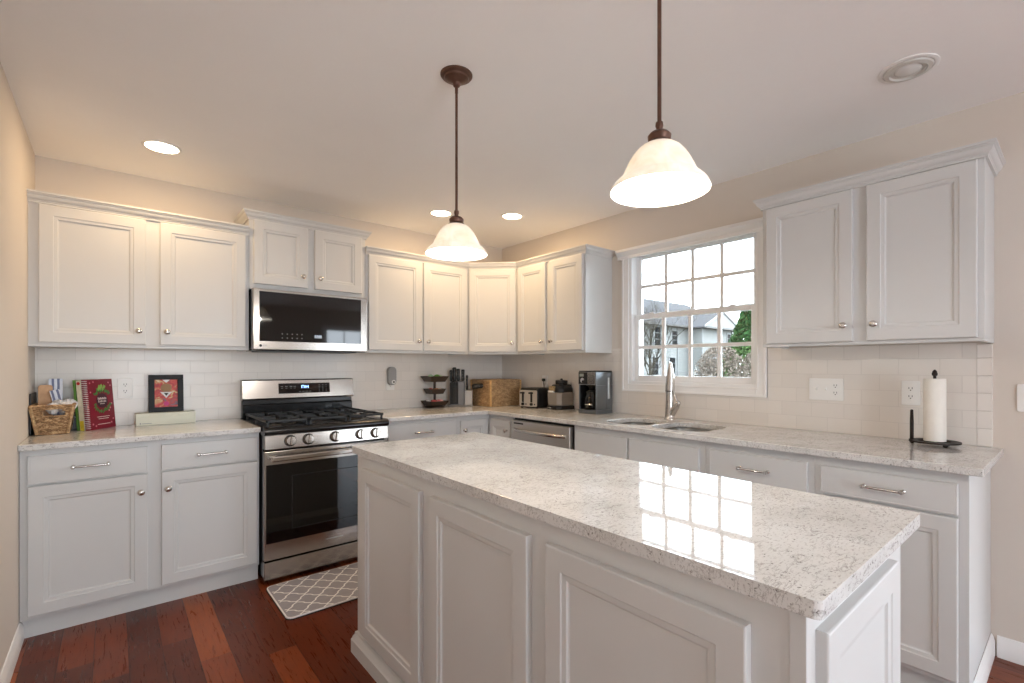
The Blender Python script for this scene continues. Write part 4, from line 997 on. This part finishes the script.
cm = thing('coffee_maker', 'tall grey steel drip coffee maker with glass carafe left of the window', 'coffee maker', (-0.150,-1.352,ZC), R(-90))
sg = steel('slate_steel', (128,134,140), 0.32, 'x')
w_, d_, h_ = 0.088, 0.096, 0.322
m = MB(); m.box(-w_,w_,-d_,d_,0,0.030); m.box(-w_,w_,0.020,d_,0.030,0.215); m.box(-w_,-w_+0.010,-d_+0.004,0.020,0.030,0.215); m.box(w_-0.010,w_,-d_+0.004,0.020,0.030,0.215); m.box(-w_,w_,-d_,d_,0.215,h_-0.008)
m.build('housing', sg, cm, 0.004)
m = MB(); m.box(-w_+0.002,w_-0.002,-d_+0.002,d_-0.002,h_-0.008,h_); m.build('lid', M['black_plastic'], cm, 0.004)
m = MB(); m.box(-w_+0.010,w_-0.010,0.010,0.0195,0.030,0.214); m.box(-w_+0.0105,-w_+0.0125,-d_+0.01,0.01,0.03,0.214); m.box(w_-0.0125,w_-0.0105,-d_+0.01,0.01,0.03,0.214); m.build('cavity_lining', M['black_plastic'], cm)
m = MB(); m.box(-w_+0.006,0.004,-d_-0.003,-d_,0.222,h_-0.012); cpn = m.build('control_panel', M['black_plastic'], cm, 0.001)
m = MB(); m.box(-w_+0.016,-0.030,-d_-0.0042,-d_-0.003,0.278,0.300); m.build('clock_window', P('lcd_grey', (150,158,150), 0.3), cpn)
m = MB(); m.lathe([(0.020,-d_-0.003),(0.019,-d_-0.012),(0.004,-d_-0.013)], (-0.036,0,0.250), 20, 'y'); m.build('dial', M['chrome'], cpn, smooth=40)
m = MB(); m.box(0.006,w_-0.006,-d_-0.003,-d_,0.222,h_-0.012); m.build('silver_panel', M['steel'], cm, 0.001)
m = MB(); m.box(w_,w_+0.0012,0.040,0.058,0.110,0.270); m.build('water_gauge', P('gauge_clear', (206,212,214), 0.2), cm)
m = MB(); m.lathe([(0.062,0.030),(0.062,0.033),(0.01,0.034)], (0,-0.040,0), 24); m.build('warming_plate', M['black_plastic'], cm)
m = MB(); m.lathe([(0.02,0.176),(0.030,0.200),(0.050,0.214)], (0,-0.036,0), 20); m.build('brew_basket', M['black_plastic'], cm, smooth=40)
cf = thing('carafe', 'glass coffee carafe with black handle inside the coffee maker', 'carafe', (-0.150-0.040,-1.352,ZC+0.0345), R(-90))
M['carafe_glass'] = glass('carafe_glass', (0.86,0.84,0.82))
MB().lathe([(0.046,0.0),(0.055,0.006),(0.058,0.030),(0.056,0.070),(0.044,0.108),(0.038,0.118)], (0,0,0), 28, cap1=False).build('glass_body', M['carafe_glass'], cf, smooth=60)
MB().lathe([(0.040,0.116),(0.042,0.120),(0.042,0.130),(0.036,0.136),(0.004,0.138)], (0,0,0), 28).build('lid', M['black_plastic'], cf, smooth=40)
MB().lathe([(0.0585,0.030),(0.0592,0.031),(0.0592,0.037),(0.0582,0.038)], (0,0,0), 28, cap0=False, cap1=False).build('steel_band', M['chrome'], cf, smooth=40)
m = MB(); m.tube([(0.030,-0.028,0.126),(0.044,-0.044,0.126),(0.052,-0.050,0.112),(0.054,-0.052,0.070),(0.050,-0.046,0.040),(0.044,-0.038,0.034)], 0.007, 8); m.build('handle', M['black_plastic'], cf, smooth=50)

# paper towels
pt = thing('paper_towel_holder', 'black wrought iron paper towel holder at the right end of the counter', 'holder', (-0.130,-3.344,ZC))
m = MB()
m.lathe([(0.092,0.013),(0.092,0.020),(0.062,0.020),(0.062,0.013),(0.092,0.013)], (0,0,0), 36, cap0=False, cap1=False); m.box(-0.070,0.070,-0.008,0.008,0.013,0.019); m.box(-0.008,0.008,-0.070,0.070,0.013,0.019); m.build('base_ring', M['iron_dark'], pt, smooth=40)
for a in (95, 215, 335):
    m = MB(); m.sphere((0.080*math.cos(R(a)),0.080*math.sin(R(a)),0.0085), 0.0088, 12, 8); m.build('ball_foot', M['iron_dark'], pt, smooth=60)
MB().lathe([(0.006,0.018),(0.006,0.312),(0.010,0.315),(0.011,0.322),(0.008,0.334),(0.003,0.341)], (0,0,0), 14).build('post', M['iron_dark'], pt, smooth=40)
m = MB(); m.tube([(0,0.082,0.016),(0,0.082,0.100),(0,0.082,0.150)], [0.0075,0.0075,0.006], 10); m.sphere((0,0.082,0.150), 0.0065, 10, 6); m.build('tear_bar', M['iron_dark'], pt, smooth=50)
rl = thing('paper_towel_roll', 'slim white paper towel roll standing on the black iron holder', 'paper towel', (-0.130,-3.344,ZC+0.0205))
towel = P('paper_towel_white', (240,236,228), 0.9, var=0.02, scale=40, bump=0.15, bscale=220)
sp_ = []
N = 64
m = MB(); rr_ = [(0.040 + (0.0022 if k < N*0.30 else 0.0)) for k in range(N)]
ring = lambda z, sc=1.0: [(rr_[k]*sc*math.cos(2*PI*k/N+2.2), rr_[k]*sc*math.sin(2*PI*k/N+2.2), z) for k in range(N)]
inner = lambda z: [(0.016*math.cos(2*PI*k/N), 0.016*math.sin(2*PI*k/N), z) for k in range(N)]
m.loops([inner(0.280), ring(0.280), ring(0.0), inner(0.0), inner(0.280)], True, False, False); m.build('sheets', towel, rl, smooth=40)
MB().lathe([(0.0158,0.001),(0.0158,0.2795),(0.0135,0.2795),(0.0135,0.001),(0.0158,0.001)], (0,0,0), 24, cap0=False, cap1=False).build('core', M['kraft'], rl, smooth=40)

# ------------------------------------------------------------------ outside the window
grass = P('winter_lawn', (44,48,30), 0.9, var=0.2, scale=2)
struct(MB().box(0.5, 90, -40, 80, -0.75, -0.6).build('ground', grass), 'winter lawn outside the window', 'lawn')
hs = thing('house', 'pale sided two-storey neighbouring house seen through the window', 'house', (33.0,17.3,-0.6))
siding = NT('pale_siding'); v_ = siding.obj((1,1,1)); w1 = siding.new('ShaderNodeTexWave', bands_direction='Z', wave_profile='SAW'); w1.inputs['Scale'].default_value = 1.6; siding.l.new(v_, w1.inputs[0])
siding.set(Base_Color=siding.ramp(w1.outputs[1], [(0.0, lin((92,93,92))),(0.12, lin((101,102,101))),(1.0, lin((105,106,104)))]), Roughness=0.8); siding = siding.m
roofm = P('grey_shingles', (58,58,60), 0.9, var=0.12, scale=6, spec=0.03); wtrim = P('house_white_trim', (104,105,105), 0.6, var=0.02); hglass = P('dark_house_glass', (16,18,20), 0.6, var=0.2, scale=1, spec=0.05); gutter = P('grey_gutter', (52,51,50), 0.6)
m = MB(); m.box(-12,6.6,0,9,0,5.15); m.build('wall', siding, hs)
m = MB(); m.box(-0.3,4.6,-1.2,0,0,5.15); m.build('wing_wall', siding, hs)
m = MB(); m.loops([[(x,-0.6,5.05),(x,4.5,7.9),(x,9.6,5.05),(x,9.6,4.95),(x,-0.6,4.95)] for x in (-12.5,7.1)]); m.build('roof', roofm, hs)
m = MB(); m.loops([[(-0.8,y,5.0),(2.15,y,6.3),(5.1,y,5.0),(5.1,y,4.9),(-0.8,y,4.9)] for y in (-1.7,3.0)]); m.build('wing_roof', roofm, hs)
m = MB(); m.prism([(-0.3,-1.215),(4.6,-1.215),(4.6,-1.2),(-0.3,-1.2)], 4.9, 5.0); m.add([(-0.5,-1.72,5.02),(4.8,-1.72,5.02),(2.15,-1.72,6.15),(-0.5,-1.70,5.02),(4.8,-1.70,5.02),(2.15,-1.70,6.15)], [(0,1,2),(3,5,4),(0,3,4,1),(1,4,5,2),(2,5,3,0)]); m.build('gable_face', siding, hs)
m = MB(); m.box(-12.5,-0.8,-0.72,-0.58,4.92,5.06); m.box(-0.8,5.1,-1.86,-1.70,4.86,5.0); m.box(5.1,7.1,-0.72,-0.58,4.92,5.06); m.build('gutter', gutter, hs)
m = MB(); m.box(-0.38,-0.28,-1.28,-1.18,0,4.9); m.box(4.52,4.68,-1.28,-1.18,0,4.9); m.box(-2.0,-1.9,-0.08,0,0,4.9); m.build('corner_board', wtrim, hs)
m = MB()
for s_ in (-1,1): m.loops([[(2.15,y,6.24),(2.15+s_*3.0,y,4.92),(2.15+s_*3.0,y,5.10),(2.15,y,6.42)] for y in (-1.78,-1.72)])
m.build('rake_board', wtrim, hs)
def hwin(x, z, w, h, y=0.0):
    m = MB(); m.box(x-w/2-0.1,x+w/2+0.1,y-0.05,y,z-0.1,z+h+0.1); f_ = m.build('window', wtrim, hs)
    g_ = MB(); 
    for i in range(2):
        for j in range(3): g_.box(x-w/2+w*i/2+0.02,x-w/2+w*(i+1)/2-0.02,y-0.07,y-0.05,z+h*j/3+0.02,z+h*(j+1)/3-0.02)
    g_.build('pane', hglass, f_)
hwin(-2.7,1.20,0.75,1.35); hwin(-5.0,1.20,0.75,1.35); hwin(-2.4,3.55,0.7,1.1); hwin(-4.7,3.45,0.75,1.4)
hwin(0.75,1.10,0.55,1.35,-1.2); hwin(1.75,1.10,0.75,1.35,-1.2); hwin(4.05,3.45,0.5,1.15,-1.2); hwin(5.6,3.5,0.6,1.2)
bark = P('grey_bark', (49,45,39), 0.9, var=0.2, scale=10, spec=0.05)
def bare_tree(label, x, y, h, seed, r0=0.10, lean=0.0):
    rr = random.Random(seed); t = thing('bare_tree', label, 'tree', (x,y,-0.6))
    m = MB(); br_ = MB()
    def grow(mm, p, d, L_, r, depth):
        pts = [p]; q = p; dd = d
        for k in range(3):
            dd = (dd + Vector((rr.uniform(-.14,.14), rr.uniform(-.14,.14), rr.uniform(-.02,.12)))).normalized(); q = q + dd*(L_/3); pts.append(q)
        mm.tube(pts, [r, r*0.9, r*0.78, r*0.62], 6 if depth < 2 else 4)
        if depth < 5:
            for k in range(4 if depth else 7):
                i = rr.choice((1,2,3)) if depth else 1+(k % 3); a = rr.uniform(0, 2*PI); nd = (dd*0.75 + Vector((math.cos(a)*0.75, math.sin(a)*0.75, 0.35))).normalized()
                grow(br_, pts[i], nd, L_*rr.uniform(0.50,0.72), r*0.50, depth+1)
    grow(m, Vector((0,0,0)), Vector((lean,0,1)).normalized(), h*0.42, r0, 0)
    m.build('trunk', bark, t, smooth=60); br_.build('branches', bark, t)
bare_tree('bare grey tree outside the left half of the window', 17.0, 10.0, 6.2, 5, 0.075)
def leafy(name, label, x, y, r, h, n, mat, leaf=0.12, cat='shrub', cone=False, seed=1):
    rr = random.Random(seed); t = thing(name, label, cat, (x,y,-0.6)); m = MB()
    for k in range(n):
        u = rr.random(); a = rr.uniform(0,2*PI); q = math.sqrt(rr.uniform(0.25,1.0))
        prof = (1-u*0.85) if cone else math.sqrt(max(0.05, 1-(2*u-0.9)**2*0.8))
        R_ = r*prof*q; c_ = Vector((R_*math.cos(a), R_*math.sin(a), 0.15+u*h)); s_ = leaf*rr.uniform(0.6,1.3)
        e1 = Vector((rr.uniform(-1,1),rr.uniform(-1,1),rr.uniform(-1,1))).normalized(); e2 = e1.cross(Vector((rr.uniform(-1,1),rr.uniform(-1,1),rr.uniform(-1,1)))).normalized()
        m.add([c_-e1*s_, c_-e2*s_*0.5, c_+e1*s_, c_+e2*s_*0.5], [(0,1,2,3)])
    m.build('foliage', mat, t)
    MB().lathe([(0.08,0),(0.05,h*0.8)], (0,0,0), 8).build('trunk', bark, t)
ever = P('evergreen_needles', (31,55,28), 0.8, var=0.35, scale=3, spec=0.05); twig = P('dry_twig_hedge', (88,80,73), 0.9, var=0.3, scale=6, spec=0.05); hedgeg = P('hedge_green', (49,68,37), 0.8, var=0.3, scale=4, spec=0.05)
leafy('evergreen_tree', 'green evergreen tree outside the right side of the window', 25.4, 9.0, 2.3, 5.3, 5200, ever, 0.16, 'tree', True, 2)
leafy('hedge_shrub', 'twiggy brown shrub below the evergreen outside', 14.6, 5.25, 1.00, 2.5, 5200, twig, 0.055, 'shrub', False, 3)
leafy('hedge_shrub', 'twiggy brown shrub at the right edge of the window view', 16.9, 4.55, 1.10, 2.45, 5200, twig, 0.055, 'shrub', False, 4)
leafy('hedge_shrub', 'green topped shrub behind the brown ones outside', 19.4, 6.5, 1.2, 2.75, 3500, hedgeg, 0.09, 'shrub', False, 5)
leafy('hedge_shrub', 'small sparse shrub before the neighbouring house', 26.6, 11.9, 0.9, 2.1, 900, twig, 0.08, 'shrub', False, 6)
